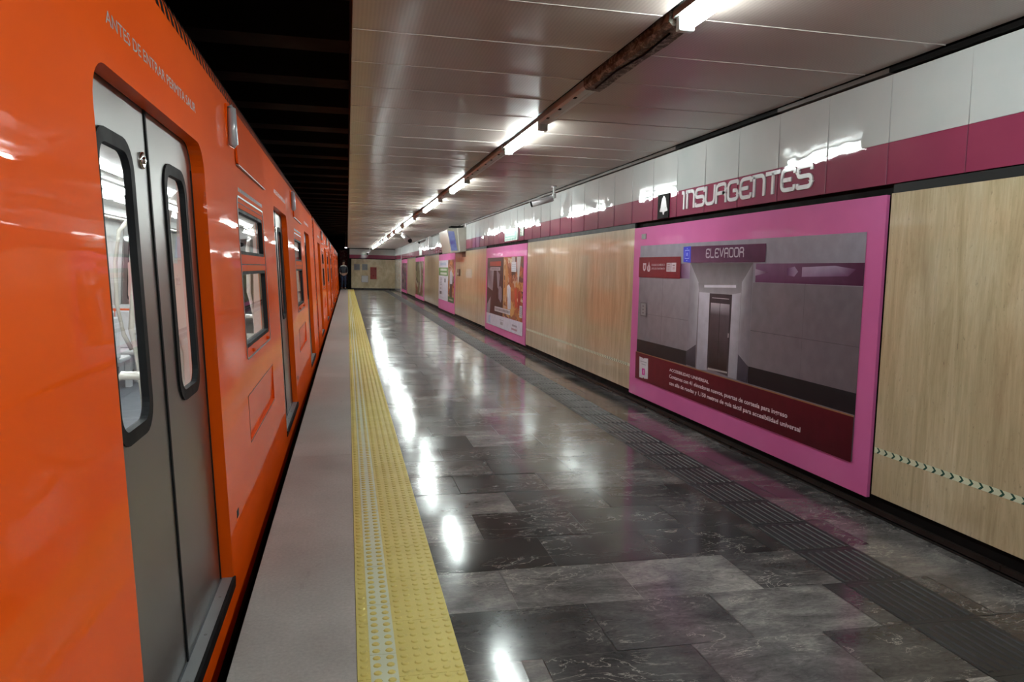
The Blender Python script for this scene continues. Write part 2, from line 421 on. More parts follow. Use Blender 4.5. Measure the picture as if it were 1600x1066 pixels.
GL = {
 'I': [[(.0,.93),(.62,.93),(.62,0)]],
 'n': [[(-.02,.93),(.93,.93),(.93,0)], [(.14,.93),(.14,0)]],
 'S': [[(.93,.74),(.93,.93),(.07,.93),(.07,.52),(.93,.52),(.93,.07),(.07,.07),(.07,.24)]],
 'U': [[(.07,1),(.07,.07),(.93,.07),(.93,1)]],
 'R': [[(.07,0),(.07,.93),(.9,.93),(.9,.5),(.07,.5)], [(.62,.5),(.93,.42),(.93,0)]],
 'G': [[(.93,.74),(.93,.93),(.07,.93),(.07,.07),(.93,.07),(.93,.5),(.5,.5)]],
 'E': [[(.93,.74),(.93,.93),(.07,.93),(.07,.07),(.93,.07),(.93,.26)], [(.07,.5),(.72,.5)]],
 'T': [[(0,.93),(1,.93)], [(.5,.93),(.5,0)]],
 'L': [[(.07,1),(.07,.07),(.95,.07)]],
 'V': [[(.04,1),(.5,.05),(.96,1)]],
 'A': [[(.07,0),(.07,.93),(.93,.93),(.93,0)], [(.07,.45),(.93,.45)]],
 'D': [[(.07,.93),(.93,.93),(.93,.07),(.07,.07),(.07,.93)]],
 'O': [[(.5,.93),(.93,.93),(.93,.07),(.07,.07),(.07,.93),(.5,.93)]],
}
def glyph(mb, ch, u0, u1, v0, v1, t, mp, w, mi=0, wb=None):
    for pl in GL[ch]:
        P = [(u0+a*(u1-u0), v0+b*(v1-v0)) for a, b in pl]
        rr = .28*(u1-u0) if ch not in 'TLV' else .02
        ribbon(mb, round_poly(P, rr) if len(P) > 2 else P, t, mp, w, mi, wb)
def text_mb(mb, s, u0, u1, v0, v1, mp, w, mi=0, thick=.0, fit=True, ink=None):
    cu = bpy.data.curves.new('lettering', 'FONT'); cu.body = s; cu.offset = thick
    cu.resolution_u = 3
    ob = bpy.data.objects.new('lettering', cu); COL.objects.link(ob)
    bpy.context.view_layer.update()
    dg = bpy.context.evaluated_depsgraph_get(); me = bpy.data.meshes.new_from_object(ob.evaluated_get(dg))
    xs = [v.co.x for v in me.vertices]; ys = [v.co.y for v in me.vertices]
    x0, x1, y0, y1 = min(xs), max(xs), min(ys), max(ys)
    i = len(mb.v); sx = (u1-u0)/(x1-x0); sy = (v1-v0)/(y1-y0)
    mb.v += [tuple(mp(u0+(v.co.x-x0)*sx, v0+(v.co.y-y0)*sy, w)) for v in me.vertices]
    for p in me.polygons:
        mb.f.append(tuple(i+k for k in p.vertices)); mb.m.append(mi); mb.sm.append(False)
        if ink is not None: mb.ink.append(ink)
    bpy.data.objects.remove(ob); bpy.data.curves.remove(cu); bpy.data.meshes.remove(me)

XW = 3.48      # face of the right-hand wall
def wallmp(u, v, w): return (XW-w, -u, v)            # u = -Y so that +u runs to the right
def bodyx(z): return -.561-.052*z
# ---------------------------------------------------------------- platform
def build_floor():
    rnd = random.Random(4)
    mb = MB(); tone = []; seed = []
    y = 2.81-.457*12; row = -12
    A = {0: [(.49,.70,.62),(.70,.79,.8),(.79,1.46,.38),(1.46,2.10,.72),(2.10,2.76,.42)],
         1: [(.49,1.12,.40),(1.12,1.77,.52),(1.77,2.42,.78),(2.42,3.06,.45)],
         2: [(.49,.795,.85),(.795,1.43,.76),(1.43,2.09,.80),(2.09,2.75,.55)],
         3: [(.49,1.12,.16),(1.12,1.77,.34),(1.77,2.43,.22),(2.43,3.08,.45)],
         4: [(.49,.795,.80),(.795,1.45,.08),(1.45,2.10,.24),(2.10,2.76,.40)],
         5: [(.49,1.11,.80),(1.11,1.77,.48),(1.77,2.35,.22),(2.35,3.06,.30)],
         6: [(.49,.795,.52),(.795,1.46,.22),(1.46,2.10,.74),(2.10,2.76,.66)],
         7: [(.49,1.13,.66),(1.13,1.77,.36),(1.77,2.43,.5),(2.43,3.08,.5)]}
    while y < 54.5:
        k = row+1
        if k in A:
            L = list(A[k])
        else:
            off = .795 if k % 2 == 0 else 1.12
            xs = [.49]; x = off
            while x < 3.4: xs.append(x); x += .655
            L = [(a, b, min(1, max(.03, rnd.gauss(.5, .24)))) for a, b in zip(xs, xs[1:])]
        last = L[-1][1]
        while last < 3.45: nx = min(last+.655, 3.475); L.append((last, nx, min(1, max(.05, rnd.gauss(.45, .2))))); last = nx
        for a, b, t in L:
            g = .0016; a0 = a+g if a > .5 else .462; y0, y1 = y+g, y+.457-g
            tx, ty = rnd.uniform(-1, 1)*.0014, rnd.uniform(-1, 1)*.0012
            mb.face([(a0, y0, -tx-ty), (b-g, y0, tx-ty), (b-g, y1, tx+ty), (a0, y1, -tx+ty)]); tone.append(t); seed.append(rnd.uniform(0, 90))
        y += .457; row += 1
    n = len(mb.f)
    mb.box(.462, 3.475, -2.8, 54.6, -.2, -.0030, 1); tone += [0]*6; seed += [0]*6
    mb.att = {'tone': tone, 'seed': seed}
    struct(mb.build('floor', ['polished_marble', 'joint_dark']))
    # concrete kerb along the track, with two slab joints
    mb = MB(); y = -2.8
    while y < 58:
        mb.box(-.455, .0385, y+.001, y+4.57-.001, -.25, 0)
        y += 4.57
    mb.box(-.40, .0385, -2.8, 59, -1.2, -.25)
    struct(mb.build('trim_1', 'platform_concrete'))
build_floor()

def build_tactile():
    mb = MB(); y0, y1 = -2.8, 54.6
    y = 2.773-.46*12
    while y < 54.4:
        mb.box(.0395, .461, y+.0012, y+.4588, -.01, .0045); y += .46
    cols = [.066, .118, .172, .229, .283, .337, .391, .440]
    y = 1.6+.004
    while y < 17:
        for x in cols:
            n = 10 if y < 6 else 6; r = .0165
            i = len(mb.v); z0, z1 = .0045, .0095
            for rr, zz in ((r, z0), (r*.72, z1)):
                for k in range(n):
                    a = k*2*math.pi/n; mb.v.append((x+rr*math.cos(a), y+rr*math.sin(a), zz))
            for k in range(n):
                mb.f.append((i+k, i+(k+1)%n, i+n+(k+1)%n, i+n+k)); mb.m.append(0); mb.sm.append(True)
            mb.f.append(tuple(i+n+k for k in range(n))); mb.m.append(0); mb.sm.append(False)
        y += .0575
    while y < 54:      # farther domes, lower mesh density
        for x in cols:
            i = len(mb.v); r = .016
            for rr, zz in ((r, .0045), (r*.7, .0095)):
                for a, b in ((-1,-1),(1,-1),(1,1),(-1,1)): mb.v.append((x+a*rr*.8, y+b*rr*.8, zz))
            for k in range(4): mb.f.append((i+k, i+(k+1)%4, i+4+(k+1)%4, i+4+k)); mb.m.append(0); mb.sm.append(False)
            mb.f.append((i+4, i+5, i+6, i+7)); mb.m.append(0); mb.sm.append(False)
        y += .0575
    o = mb.build('warning_strip', 'yellow_tactile')
    tag(o, 'yellow tactile warning strip with raised domes along the platform edge', 'tactile paving')
    mb = MB(); y = 1.603
    x0, x1 = .091, .199
    # pale film with punched holes around the domes
    while y < 20:
        L = 8*.0575
        hs = []
        for k in range(8):
            for x in (.118, .172):
                hs.append([(x+.0175*math.cos(-a*math.pi/4), y+.0005+k*.0575+.0175*math.sin(-a*math.pi/4)) for a in range(8)])
        mb.plate(rect(x0, x1, y-.0285, y+L-.031), hs, .0046, .0056, lambda u, v, w: (u, v, w)); y += L
    while y < 54: mb.box(x0, x1, y, y+.9, .0046, .0056); y += .92
    o = mb.build('luminous_tape', 'photoluminescent_film')
    tag(o, 'pale luminous tape laid around two dome rows of the yellow strip', 'tape')
    mb = MB(); y = 2.339-.45*9; k = 0
    X0, X1 = 2.548, 2.942
    while y < 54.3:
        mb.box(X0, X1, y+.002, y+.448, -.004, .003)
        for j in range(8):
            xc = X0+.026+j*.0488
            q = .010; a, b = y+.03, y+.42
            i = len(mb.v); mb.v += [(xc-.015,a,.003),(xc+.015,a,.003),(xc+.015,b,.003),(xc-.015,b,.003),(xc-q,a+.005,.0085),(xc+q,a+.005,.0085),(xc+q,b-.005,.0085),(xc-q,b-.005,.0085)]
            for f in ((4,5,6,7),(0,1,5,4),(1,2,6,5),(2,3,7,6),(3,0,4,7)): mb.f.append(tuple(i+t for t in f)); mb.m.append(0); mb.sm.append(False)
        y += .45
    o = mb.build('guide_strip', 'guide_rubber')
    tag(o, 'dark grey ribbed tactile guide strip running along the marble floor', 'tactile paving')
build_tactile()

# ---------------------------------------------------------------- right wall
POSTERS = [(4.27+10*k, 8.655+10*k) for k in range(5)]
WALL_END = 49.2
def build_wall():
    # travertine cladding between the posters
    mb = MB(); ys = -3.0
    secs = []
    for a, b in POSTERS: secs.append((ys, a-.035)); ys = b+.005
    secs.append((ys, WALL_END))
    for a, b in secs:
        n = max(1, round((b-a)/1.4)); q = (b-a)/n
        for k in range(n):
            mb.box(XW, XW+.04, a+k*q+.0008, a+(k+1)*q-.0008, .14, 2.155)
    struct(mb.build('wall_right', 'travertine'))
    mb = MB()
    mb.box(XW+.045, XW+.2, -3, WALL_END, .0, 3.2)          # backing, black slot above posters
    mb.box(XW+.02, XW+.045, -3, WALL_END, .0, .13)
    struct(mb.build('wall_right', 'dark_slot'))
    mb = MB()
    for a, b in secs: mb.box(XW+.004, XW+.03, a+.01, b-.01, 2.156, 2.213)
    struct(mb.build('trim_6', 'flashing_grey'))
    mb = MB(); y = -3
    while y < WALL_END:
        mb.box(XW-.004, XW+.02, y+.004, min(y+1.55, WALL_END), .022, .055); y += 1.55
    mb.box(XW+.0, XW+.03, -3, WALL_END, -.02, .012, 1)
    struct(mb.build('baseboard_right', ['brown_ledge', 'black_plinth']))
    # enamelled fascia panels, each slightly buckled
    rnd = random.Random(11)
    for nm, mat, z0, z1, jm in (('trim_2', 'white_enamel', 2.492, 2.925, 'joint_grey'), ('trim_3', 'magenta_enamel', 2.219, 2.490, 'joint_magenta')):
        mb = MB(); y = 4.29-.64*11
        while y < WALL_END-.2:
            ye = y+.64-.003; N, M = 8, 5
            a1, a2, tl, tz = rnd.uniform(-.0022,.0022), rnd.uniform(-.0014,.0014), rnd.uniform(-.0012,.0012), rnd.uniform(-.001,.001)
            P = []
            for i in range(N+1):
                r = []
                for j in range(M+1):
                    u, v = i/N, j/M
                    lean = .0065 if nm == 'trim_2' else .001
                    d = .004 + a1*math.sin(math.pi*u)*(1-.6*v) + a2*math.sin(2*math.pi*u)*(1-v) + tl*(u-.5) + (tz+lean)*v
                    r.append((XW-d, y+u*(ye-y), z0+v*(z1-z0)))
                P.append(r)
            mb.grid(P, 0, True, True)
            mb.box(XW-.0112, XW-.001, y-.0028, y-.0002, z0, z1, 1)
            y += .64
        mb.box(XW, XW+.04, -2.8, WALL_END, z0, z1, 0)
        struct(mb.build(nm, [mat, jm]))
    # cream tiled return at the far end, bending towards the end wall
    mb = MB(); P = [(3.455, 49.2), (3.43, 50.5), (3.41, 52), (3.395, 53.3), (3.385, 54.5)]
    mb.box(3.455, 3.6, 49.2, 49.3, 0, 2.93)
    for (xa, ya), (xb, yb) in zip(P, P[1:]):
        for k in range(5):
            z0, z1 = .02+k*.43, .02+(k+1)*.43-.006
            mb.face([(xa, ya+.01, z0), (xb, yb-.01, z0), (xb, yb-.01, z1), (xa, ya+.01, z1)][::-1])
        mb.face([(xa, ya, 2.22), (xb, yb, 2.22), (xb, yb, 2.49), (xa, ya, 2.49)][::-1], 1)
        mb.face([(xa, ya, 2.49), (xb, yb, 2.49), (xb, yb, 2.97), (xa, ya, 2.97)][::-1], 2)
        mb.face([(xa+.01, ya, 0), (xb+.01, yb, 0), (xb+.01, yb, 2.22), (xa+.01, ya, 2.22)][::-1], 3)
    struct(mb.build('wall_right', ['cream_tile', 'magenta_enamel', 'white_enamel', 'joint_dark']))
    # end wall
    mb = MB(); Y = 54.5
    for k in range(4):
        a = .29+k*.78; mb.box(a+.001, a+.779, Y, Y+.1, .11, 2.19)
    struct(mb.build('wall_far', 'travertine'))
    mb = MB()
    mb.box(.16, 3.5, Y-.01, Y+.1, 2.24, 2.50, 0); mb.box(.16, 3.5, Y-.01, Y+.1, 2.50, 2.92, 1)
    mb.box(.05, 3.5, Y+.05, Y+.2, 0, 3.1, 2); mb.box(.03, .16, Y-.05, Y+.1, 0, 3.0, 2)
    struct(mb.build('wall_far', ['magenta_enamel', 'white_enamel', 'dark_slot']))
    struct(MB().box(.29, 3.42, Y-.015, Y+.06, 0, .10).build('baseboard_far', 'black_plinth'))
build_wall()

def build_ceiling():
    rnd = random.Random(5)
    mb = MB(); z = 2.97; P0 = .69
    y = 3.81-P0*10
    while y < 54.4:
        ye = y+P0-.006
        for xa, xb, nx in ((.03, 1.640, 7), (1.835, 3.42, 7)):
            a, b, c = rnd.uniform(.000, .0030), rnd.uniform(-.002, .002), rnd.uniform(-.002, .002)
            ph, am = rnd.uniform(0, 6), rnd.uniform(0, .0012)
            P = []
            for i in range(nx+1):
                r = []
                for j in range(7):
                    u, v = i/nx, j/6
                    zz = z - a*math.sin(math.pi*v) + b*(v-.5) + c*(u-.5)*(v-.5)*2 + am*math.sin(u*7+ph)*math.sin(math.pi*v)
                    r.append((xa+u*(xb-xa), y+v*(ye-y), zz))
                P.append(r)
            mb.grid(P, 0, True, True)
            mb.box(xa, xb, ye, ye+.006, z-.0035, z+.01, 1)
        y += P0
    mb.box(.028, .034, -3, 54.5, z-.001, z+.25, 0)
    struct(mb.build('ceiling', ['ceiling_panel', 'panel_lip']))
    mb = MB()
    mb.box(.034, 3.8, -3, 54.5, z+.10, z+.25)              # slab above
    mb.box(1.60, 1.90, -3, 54.5, z+.05, z+.10)
    struct(mb.build('ceiling', 'dark_slot'))
    # dark strip where the ceiling meets the fascia, some lengths capped
    mb = MB(); y = -3; k = 0
    for a, b, m in ((-3, 4.29, 0), (4.29, 5.57, 1), (5.57, 7.5, 0), (7.5, 20, 1), (20, 49.2, 1)):
        mb.box(3.44, 3.50, a, b, 2.935, 2.965, m)
    struct(mb.build('trim_4', ['dark_slot', 'brown_cap']))
build_ceiling()

# ---------------------------------------------------------------- fluorescent fittings
FIT = []
for a, b, k in ((-2.1,-.7,'lit'), (-.7,.75,'lit'), (.78,2.25,'clean'), (2.28,3.79,'lit'), (3.81,5.28,'dirty'), (5.30,6.64,'clean'), (6.66,8.20,'lit'),
                (8.24,9.62,'clean'), (9.65,11.02,'clean'), (11.05,12.72,'lit'), (12.76,14.30,'clean'), (14.34,15.78,'lit'), (15.80,17.28,'lit'),
                (17.32,18.6,'clean'), (18.63,19.92,'clean'), (19.95,21.5,'lit'), (21.52,23.05,'lit'), (23.09,24.52,'clean'), (24.56,25.95,'lit'), (25.97,27.3,'lit')):
    FIT.append((a, b, k))
yy = 27.35; seq = ['clean', 'lit', 'clean', 'clean', 'lit', 'lit', 'clean', 'lit', 'clean', 'lit', 'lit', 'clean', 'lit', 'clean', 'lit', 'clean', 'lit', 'clean']
for k in seq: FIT.append((yy, yy+1.44, k)); yy += 1.47
def build_fittings():
    names = {'lit': 'glowing fluorescent tube fitting in the ceiling slot', 'clean': 'unlit cream fluorescent channel in the ceiling slot',
             'dirty': 'rusty open fluorescent tray without a tube, nearest unlit one in the ceiling slot'}
    desc_lit = {2: 'over the nearest pink poster at the top edge of the photo', 6: 'second glowing length from the camera', 9: 'third glowing length from the camera'}
    for idx, (a, b, k) in enumerate(FIT):
        X = 1.750; t_label = names[k]
        ORD = 'first second third fourth fifth sixth seventh eighth ninth tenth eleventh twelfth thirteenth fourteenth fifteenth sixteenth seventeenth eighteenth nineteenth twentieth'.split()
        if idx < 3: t_label = 'fluorescent fitting over the near end of the platform, outside the picture'
        elif k == 'dirty': t_label = 'rusty open fluorescent tray without a tube, the only rusted one'
        else:
            nth = ORD[sum(1 for q in FIT[3:idx+1] if q[2] == k)-1]
            t_label = ('glowing fluorescent tube fitting, %s glowing one counted from the camera' if k == 'lit' else 'unlit cream fluorescent channel, %s unlit cream one counted from the camera') % nth
        T = thing('fluorescent_fitting', (X, (a+b)/2, 2.99), t_label, 'ceiling light', 'fluorescent fittings in the ceiling slot')
        mb = MB()
        if k == 'dirty':
            prof = [(-.068, 3.0), (-.068, 2.945), (-.050, 2.925), (.055, 2.918), (.072, 2.935), (.072, 3.0)]
        elif k == 'clean':
            prof = [(-.062, 3.0), (-.062, 2.952), (-.045, 2.934), (-.012, 2.930), (-.008, 2.933), (.008, 2.933), (.012, 2.930), (.045, 2.934), (.062, 2.952), (.062, 3.0)]
        else:
            prof = [(-.055, 3.0), (-.060, 2.955), (.060, 2.955), (.055, 3.0)]
        n = 10 if k == 'dirty' else 1
        rows = []
        rnd = random.Random(idx)
        for i in range(n+1):
            y = a+(b-a)*i/n
            rows.append([(X+px+(rnd.uniform(-.004,.004) if k == 'dirty' else 0), y, pz+(rnd.uniform(-.005,.005) if k == 'dirty' and 0 < i < n else 0)) for px, pz in prof])
        mb.grid(rows, 0, False)
        for y in (a, b): mb.face([(X+px, y, pz) for px, pz in (prof if y == a else prof[::-1])], 0)
        mb.build('housing', 'rusty_tray' if k == 'dirty' else 'fixture_cream', T)
        if k == 'lit':
            mb = MB(); mb.tube([(X, a+.06, 2.922), (X, b-.06, 2.922)], .040, 14)
            mb.build('tube', 'tube_light', T)
            mb = MB()
            for y in (a+.01, b-.06): MB().bbox(X-.045, X+.045, y, y+.05, 2.880, 2.965, .008).build('lamp_holder', 'fixture_cream', T)
        elif k == 'clean':
            mb = MB()
            for y in (a+.25, (a+b)/2, b-.3):
                MB().box(X-.05, X-.03, y, y+.05, 2.929, 2.934).build('vent_slot', 'dark_slot', T)
        else:
            mb = MB(); mb.tube([(X-.02, a+.1, 2.916), (X+.0, a+.5, 2.915), (X-.03, a+.9, 2.916), (X-.01, b-.1, 2.916)], .006, 6)
            mb.build('loose_wire', 'dark_slot', T)
build_fittings()

# ---------------------------------------------------------------- station name and signs
def build_signs():
    T = thing('station_name_sign', (XW, 6.3, 2.22), 'white squared station name lettering on the magenta band above the large pink poster', 'sign')
    rows = [('I',7.345,7.262),('n',7.245,7.05),('S',7.035,6.83),('U',6.82,6.617),('R',6.605,6.395),('G',6.38,6.18),('E',6.158,5.955),('n',5.945,5.745),('T',5.735,5.52),('E',5.51,5.305),('S',5.29,5.085)]
    for ch, ya, yb in rows:
        mb = MB(); glyph(mb, ch, -ya, -yb, 2.283, 2.470, .034 if ch != 'T' else .034, wallmp, .0155, 0, .004)
        mb.build('letter', 'letter_white', T)
    T = thing('bell_emblem', (XW, 7.81, 2.22), 'black square emblem with a pale bell shape left of the station name', 'sign')
    MB().plate(rect(-7.965, -7.665, 2.221, 2.489), [], .004, .0155, wallmp).build('panel', 'sign_black', T)
    mb = MB(); c = -7.80
    P = [(c-.008,2.262),(c+.008,2.262),(c+.026,2.292),(c+.105,2.300),(c+.098,2.318),(c+.078,2.345),(c+.064,2.40),(c+.045,2.44),(c+.02,2.456),(c,2.470),(c-.02,2.456),(c-.045,2.44),(c-.064,2.40),(c-.078,2.345),(c-.098,2.318),(c-.105,2.300),(c-.026,2.292)]
    mb.plate(P, [], .0155, .017, wallmp); mb.build('bell', 'letter_white', T)
    # teal direction sign
    T = thing('direction_sign', (XW, 15.7, 2.24), 'pale teal direction sign on the magenta band above the second pink poster', 'sign')
    MB().plate(rect(-16.32, -15.04, 2.245, 2.505), [], .004, .03, wallmp).build('frame', 'sign_pale', T)
    MB().plate(rect(-16.27, -15.14, 2.262, 2.487), [], .03, .034, wallmp).build('panel', 'sign_teal', T)
    mb = MB(); rnd = random.Random(3)
    for v in (2.42, 2.36, 2.30):
        u = -16.2
        while u < -15.3: w_ = rnd.uniform(.04, .12); mb.plate(rect(u, u+w_, v-.012, v+.012), [], .034, .0355, wallmp); u += w_+.03
    mb.build('faded_lettering', 'sign_pale', T)
    T = thing('exit_pictogram', (XW, 14.72, 2.31), 'small dark green running figure pictogram beside the teal sign', 'sign')
    MB().plate(rect(-14.88, -14.56, 2.305, 2.475), [], .004, .016, wallmp).build('panel', 'exit_dark_green', T)
    MB().plate(rect(-14.68, -14.58, 2.315, 2.465), [], .016, .018, wallmp).build('doorway', 'photoluminescent_film', T)
    mb = MB(); c = -14.79
    ribbon(mb, [(c+.01,2.43),(c-.005,2.385),(c+.03,2.35),(c+.02,2.32)], .02, wallmp, .018, 0, .016)
    ribbon(mb, [(c-.005,2.385),(c-.02,2.35),(c-.05,2.345)], .018, wallmp, .018, 0, .016)
    ribbon(mb, [(c-.045,2.40),(c,2.418),(c+.045,2.39)], .014, wallmp, .018, 0, .016)
    mb.plate([(c+.025+.016*math.cos(a), 2.45+.014*math.sin(a)) for a in [k*math.pi/4 for k in range(8)]], [], .016, .018, wallmp)
    mb.build('running_figure', 'photoluminescent_film', T)
    T = thing('projecting_panel_sign', (XW, 35.8, 2.22), 'pale grey green panel sign on the distant magenta band', 'sign')
    MB().plate(rect(-36.4, -35.1, 2.23, 2.49), [], .004, .04, wallmp).build('frame', 'metal_grey', T)
    MB().plate(rect(-36.35, -35.15, 2.245, 2.475), [], .04, .044, wallmp).build('panel', 'sign_pale', T)
build_signs()

# ---------------------------------------------------------------- posters
class Print:
    def __init__(s): s.mb = MB(); s.w = .0095
    def q(s, pts, col, step=True):
        cols = col if isinstance(col[0], tuple) else [col]*len(pts)
        s.mb.face([wallmp(-y, z, s.w) for y, z in pts], 0, False, cols)
        if step: s.w += .00015
    def r(s, ya, yb, z0, z1, col): s.q([(ya,z0),(yb,z0),(yb,z1),(ya,z1)], col)
def poster_base(k, label, cat='poster'):
    a, b = POSTERS[k]
    T = thing('advertising_poster', (XW, (a+b)/2, .10), label, cat, 'pink framed posters on the platform wall')
    rnd = random.Random(k)
    N, M = 14, 8; P = []
    for i in range(N+1):
        r = []
        for j in range(M+1):
            u, v = i/N, j/M
            d = .006 + .0010*math.sin(u*9+k)*math.sin(v*5+1) + rnd.uniform(-.0003,.0003)
            r.append((XW-d, b+(a-b)*u, .105+(2.150-.105)*v))
        P.append(r)
    mb = MB(); mb.grid(P, 0, True)
    mb.box(XW-.004, XW+.018, a+.001, b-.001, .106, 2.149)
    mb.build('backing_panel', 'pink_vinyl', T)
    return T
def build_posters():
    T = poster_base(0, 'largest pink framed poster with a photo of an elevator lobby, nearest to the camera')
    pr = Print(); L, R, B, Tp = 8.44, 4.437, .31, 1.91
    g = (.20,.185,.195)
    pr.q([(L,1.93),(R,1.915),(R,B),(L,.33)][::1], [(.30,.30,.33)]*2+[(.17,.155,.165)]*2)
    pr.q([(L,1.55),(7.08,1.55),(7.08,.79),(L,.80)], [(.24,.215,.225),(.30,.27,.28),(.23,.205,.21),(.19,.17,.175)])
    pr.q([(5.86,1.54),(R,1.54),(R,.79),(5.86,.80)], [(.23,.21,.22),(.15,.135,.145),(.125,.11,.118),(.20,.18,.185)])
    for z in (1.12,): pr.r(8.44,7.08,z-.002,z+.002,(.14,.125,.13)); pr.r(5.86,R,z-.002,z+.002,(.09,.08,.085))
    for y in (7.75, 5.1): pr.r(y+.003,y-.003,.80,1.55,(.14,.125,.13))
    pr.q([(L,.80),(7.08,.80),(7.08,.65),(L,.645)], [(.022,.02,.022)]*4)
    pr.q([(5.86,.80),(R,.796),(R,.643),(5.86,.65)], [(.014,.013,.016)]*4)
    pur = (.115,.022,.070)
    pr.q([(7.31,1.713),(7.09,1.717),(7.09,1.555),(7.31,1.557)], [pur,(.40,.32,.42),(.30,.22,.32),pur])
    pr.q([(5.82,1.706),(R,1.705),(R,1.545),(5.82,1.545)], [(.22,.12,.20),(.07,.012,.045),(.06,.01,.04),(.15,.05,.12)])
    pr.q([(5.35,1.665),(5.25,1.68),(5.2,1.64),(5.25,1.60),(5.35,1.61)], [(.13,.04,.12),(.32,.25,.36),(.34,.28,.38),(.30,.22,.33),(.12,.04,.11)])
    pr.q([(5.15,1.675),(4.75,1.685),(4.52,1.66),(4.6,1.61),(5.15,1.60)], [(.42,.34,.45),(.36,.30,.40),(.10,.03,.08),(.14,.05,.12),(.30,.22,.33)])
    pr.q([(5.83,1.66),(5.62,1.63),(5.83,1.60)], [(.42,.36,.44),(.12,.03,.08),(.36,.3,.38)])
    # lift recess
    pr.q([(7.08,1.717),(5.865,1.712),(5.865,.66),(7.08,.665)], [(.20,.18,.185)]*4)
    pr.q([(7.072,1.716),(5.873,1.71),(6.04,1.54),(6.884,1.515)], [(.13,.12,.12),(.12,.11,.11),(.26,.25,.25),(.28,.27,.27)])
    pr.q([(7.075,1.716),(6.865,1.507),(6.878,.891),(7.082,.80)], [(.26,.25,.26),(.50,.50,.52),(.33,.32,.34),(.22,.20,.21)])
    pr.q([(5.873,1.70),(6.04,1.54),(6.045,.885),(5.867,.80)], [(.22,.21,.22),(.48,.48,.50),(.30,.29,.31),(.20,.19,.20)])
    pr.q([(6.884,1.515),(6.04,1.54),(6.045,1.42),(6.857,1.422)], [(.26,.25,.25),(.26,.25,.25),(.36,.35,.36),(.36,.35,.36)])
    pr.q([(6.756,1.498),(6.14,1.512),(6.137,1.487),(6.754,1.473)], (.72,.72,.74))
    pr.q([(6.857,1.424),(6.634,1.424),(6.624,.66),(6.845,.64)], [(.55,.55,.58),(.62,.62,.65),(.34,.34,.37),(.30,.30,.33)])
    pr.q([(6.2,1.424),(6.045,1.445),(6.047,.655),(6.203,.655)], [(.60,.60,.63),(.48,.48,.5),(.26,.26,.28),(.33,.33,.35)])
    pr.q([(6.628,1.418),(6.2,1.421),(6.213,.66),(6.624,.683)], [(.06,.05,.055)]*4)
    pr.q([(6.60,1.33),(6.235,1.33),(6.235,1.22),(6.60,1.22)], [(.50,.48,.50),(.42,.40,.42),(.13,.11,.12),(.10,.085,.09)])
    pr.q([(6.60,1.22),(6.235,1.22),(6.235,.70),(6.60,.70)], [(.10,.085,.09),(.13,.11,.12),(.035,.022,.02),(.025,.016,.015)])
    pr.r(6.42,6.412,.70,1.33,(.03,.02,.02)); pr.r(6.58,6.25,1.375,1.382,(.5,.5,.5)); pr.r(6.245,6.225,1.02,1.06,(.35,.33,.33))
    pr.q([(7.085,.80),(6.878,.888),(6.866,.654),(7.085,.66)], [(.07,.065,.08),(.09,.085,.10),(.035,.033,.04),(.035,.033,.04)])
    pr.q([(6.04,.885),(5.865,.80),(5.861,.65),(6.047,.653)], [(.085,.08,.10),(.06,.055,.07),(.04,.035,.05),(.05,.045,.06)])
    pr.q([(6.60,.69),(6.22,.70),(6.22,.685),(6.60,.672)], (.40,.40,.36))
    # header
    pr.q([(7.081,1.888),(5.671,1.875),(5.674,1.719),(7.072,1.72)], [(.10,.028,.075),(.10,.025,.07),(.075,.018,.05),(.17,.07,.13)])
    pr.q([(7.253,1.887),(7.081,1.89),(7.072,1.72),(7.243,1.73)], (.055,.07,.62))
    lt = (.35,.45,.85)
    for a, b, c, d in ((7.215,7.21,1.765,1.85),(7.115,7.11,1.765,1.85),(7.215,7.11,1.845,1.853),(7.215,7.11,1.762,1.770),(7.175,7.150,1.79,1.825),(7.170,7.155,1.862,1.872),(7.170,7.155,1.738,1.750)): pr.r(a,b,c,d,lt)
    x = 6.745; 
    for ch in 'ELEVADOR':
        m2 = MB(); glyph(m2, ch, -x, -x+.078, 1.764, 1.856, .0125, wallmp, pr.w, 0, None)
        for f in m2.f: pr.mb.face([m2.v[i] for i in f], 0, False, (.50,.46,.50))
        x -= .0915
    # maroon title block with crests and captions
    mar = (.185,.014,.022)
    pr.w += .0002
    pr.q([(8.452,1.793),(7.307,1.787),(7.304,1.552),(8.453,1.555)], mar)
    wh = (.60,.50,.50)
    pr.q([(8.325,1.722),(8.232,1.722),(8.235,1.66),(8.262,1.634),(8.29,1.626),(8.315,1.64),(8.327,1.67)], wh)
    pr.r(8.30,8.255,1.655,1.70,(.34,.12,.13))
    pr.q([(8.15,1.742),(8.165,1.70),(8.195,1.68),(8.20,1.645),(8.175,1.622),(8.13,1.622),(8.105,1.645),(8.11,1.68),(8.135,1.70)], wh)
    pr.r(8.165,8.14,1.645,1.685,(.40,.16,.16))
    pr.w += .0002; text_mb(pr.mb, 'CIUDAD DE MÉXICO', -8.075, -7.70, 1.688, 1.718, wallmp, pr.w, 0, .008, ink=wh)
    text_mb(pr.mb, 'CAPITAL DE LA TRANSFORMACIÓN', -8.075, -7.70, 1.648, 1.674, wallmp, pr.w, 0, .008, ink=wh)
    pr.r(7.655,7.54,1.625,1.722,(.50,.42,.42)); pr.r(7.53,7.41,1.625,1.722,(.62,.55,.55))
    for z in (1.645,1.665,1.685,1.705): pr.r(7.635,7.57,z-.004,z+.004,(.30,.12,.12))
    pr.r(7.50,7.44,1.692,1.70,(.1,.02,.02))
    for z in (1.645,1.66,1.675): pr.r(7.50,7.44,z-.003,z+.003,(.35,.15,.15))
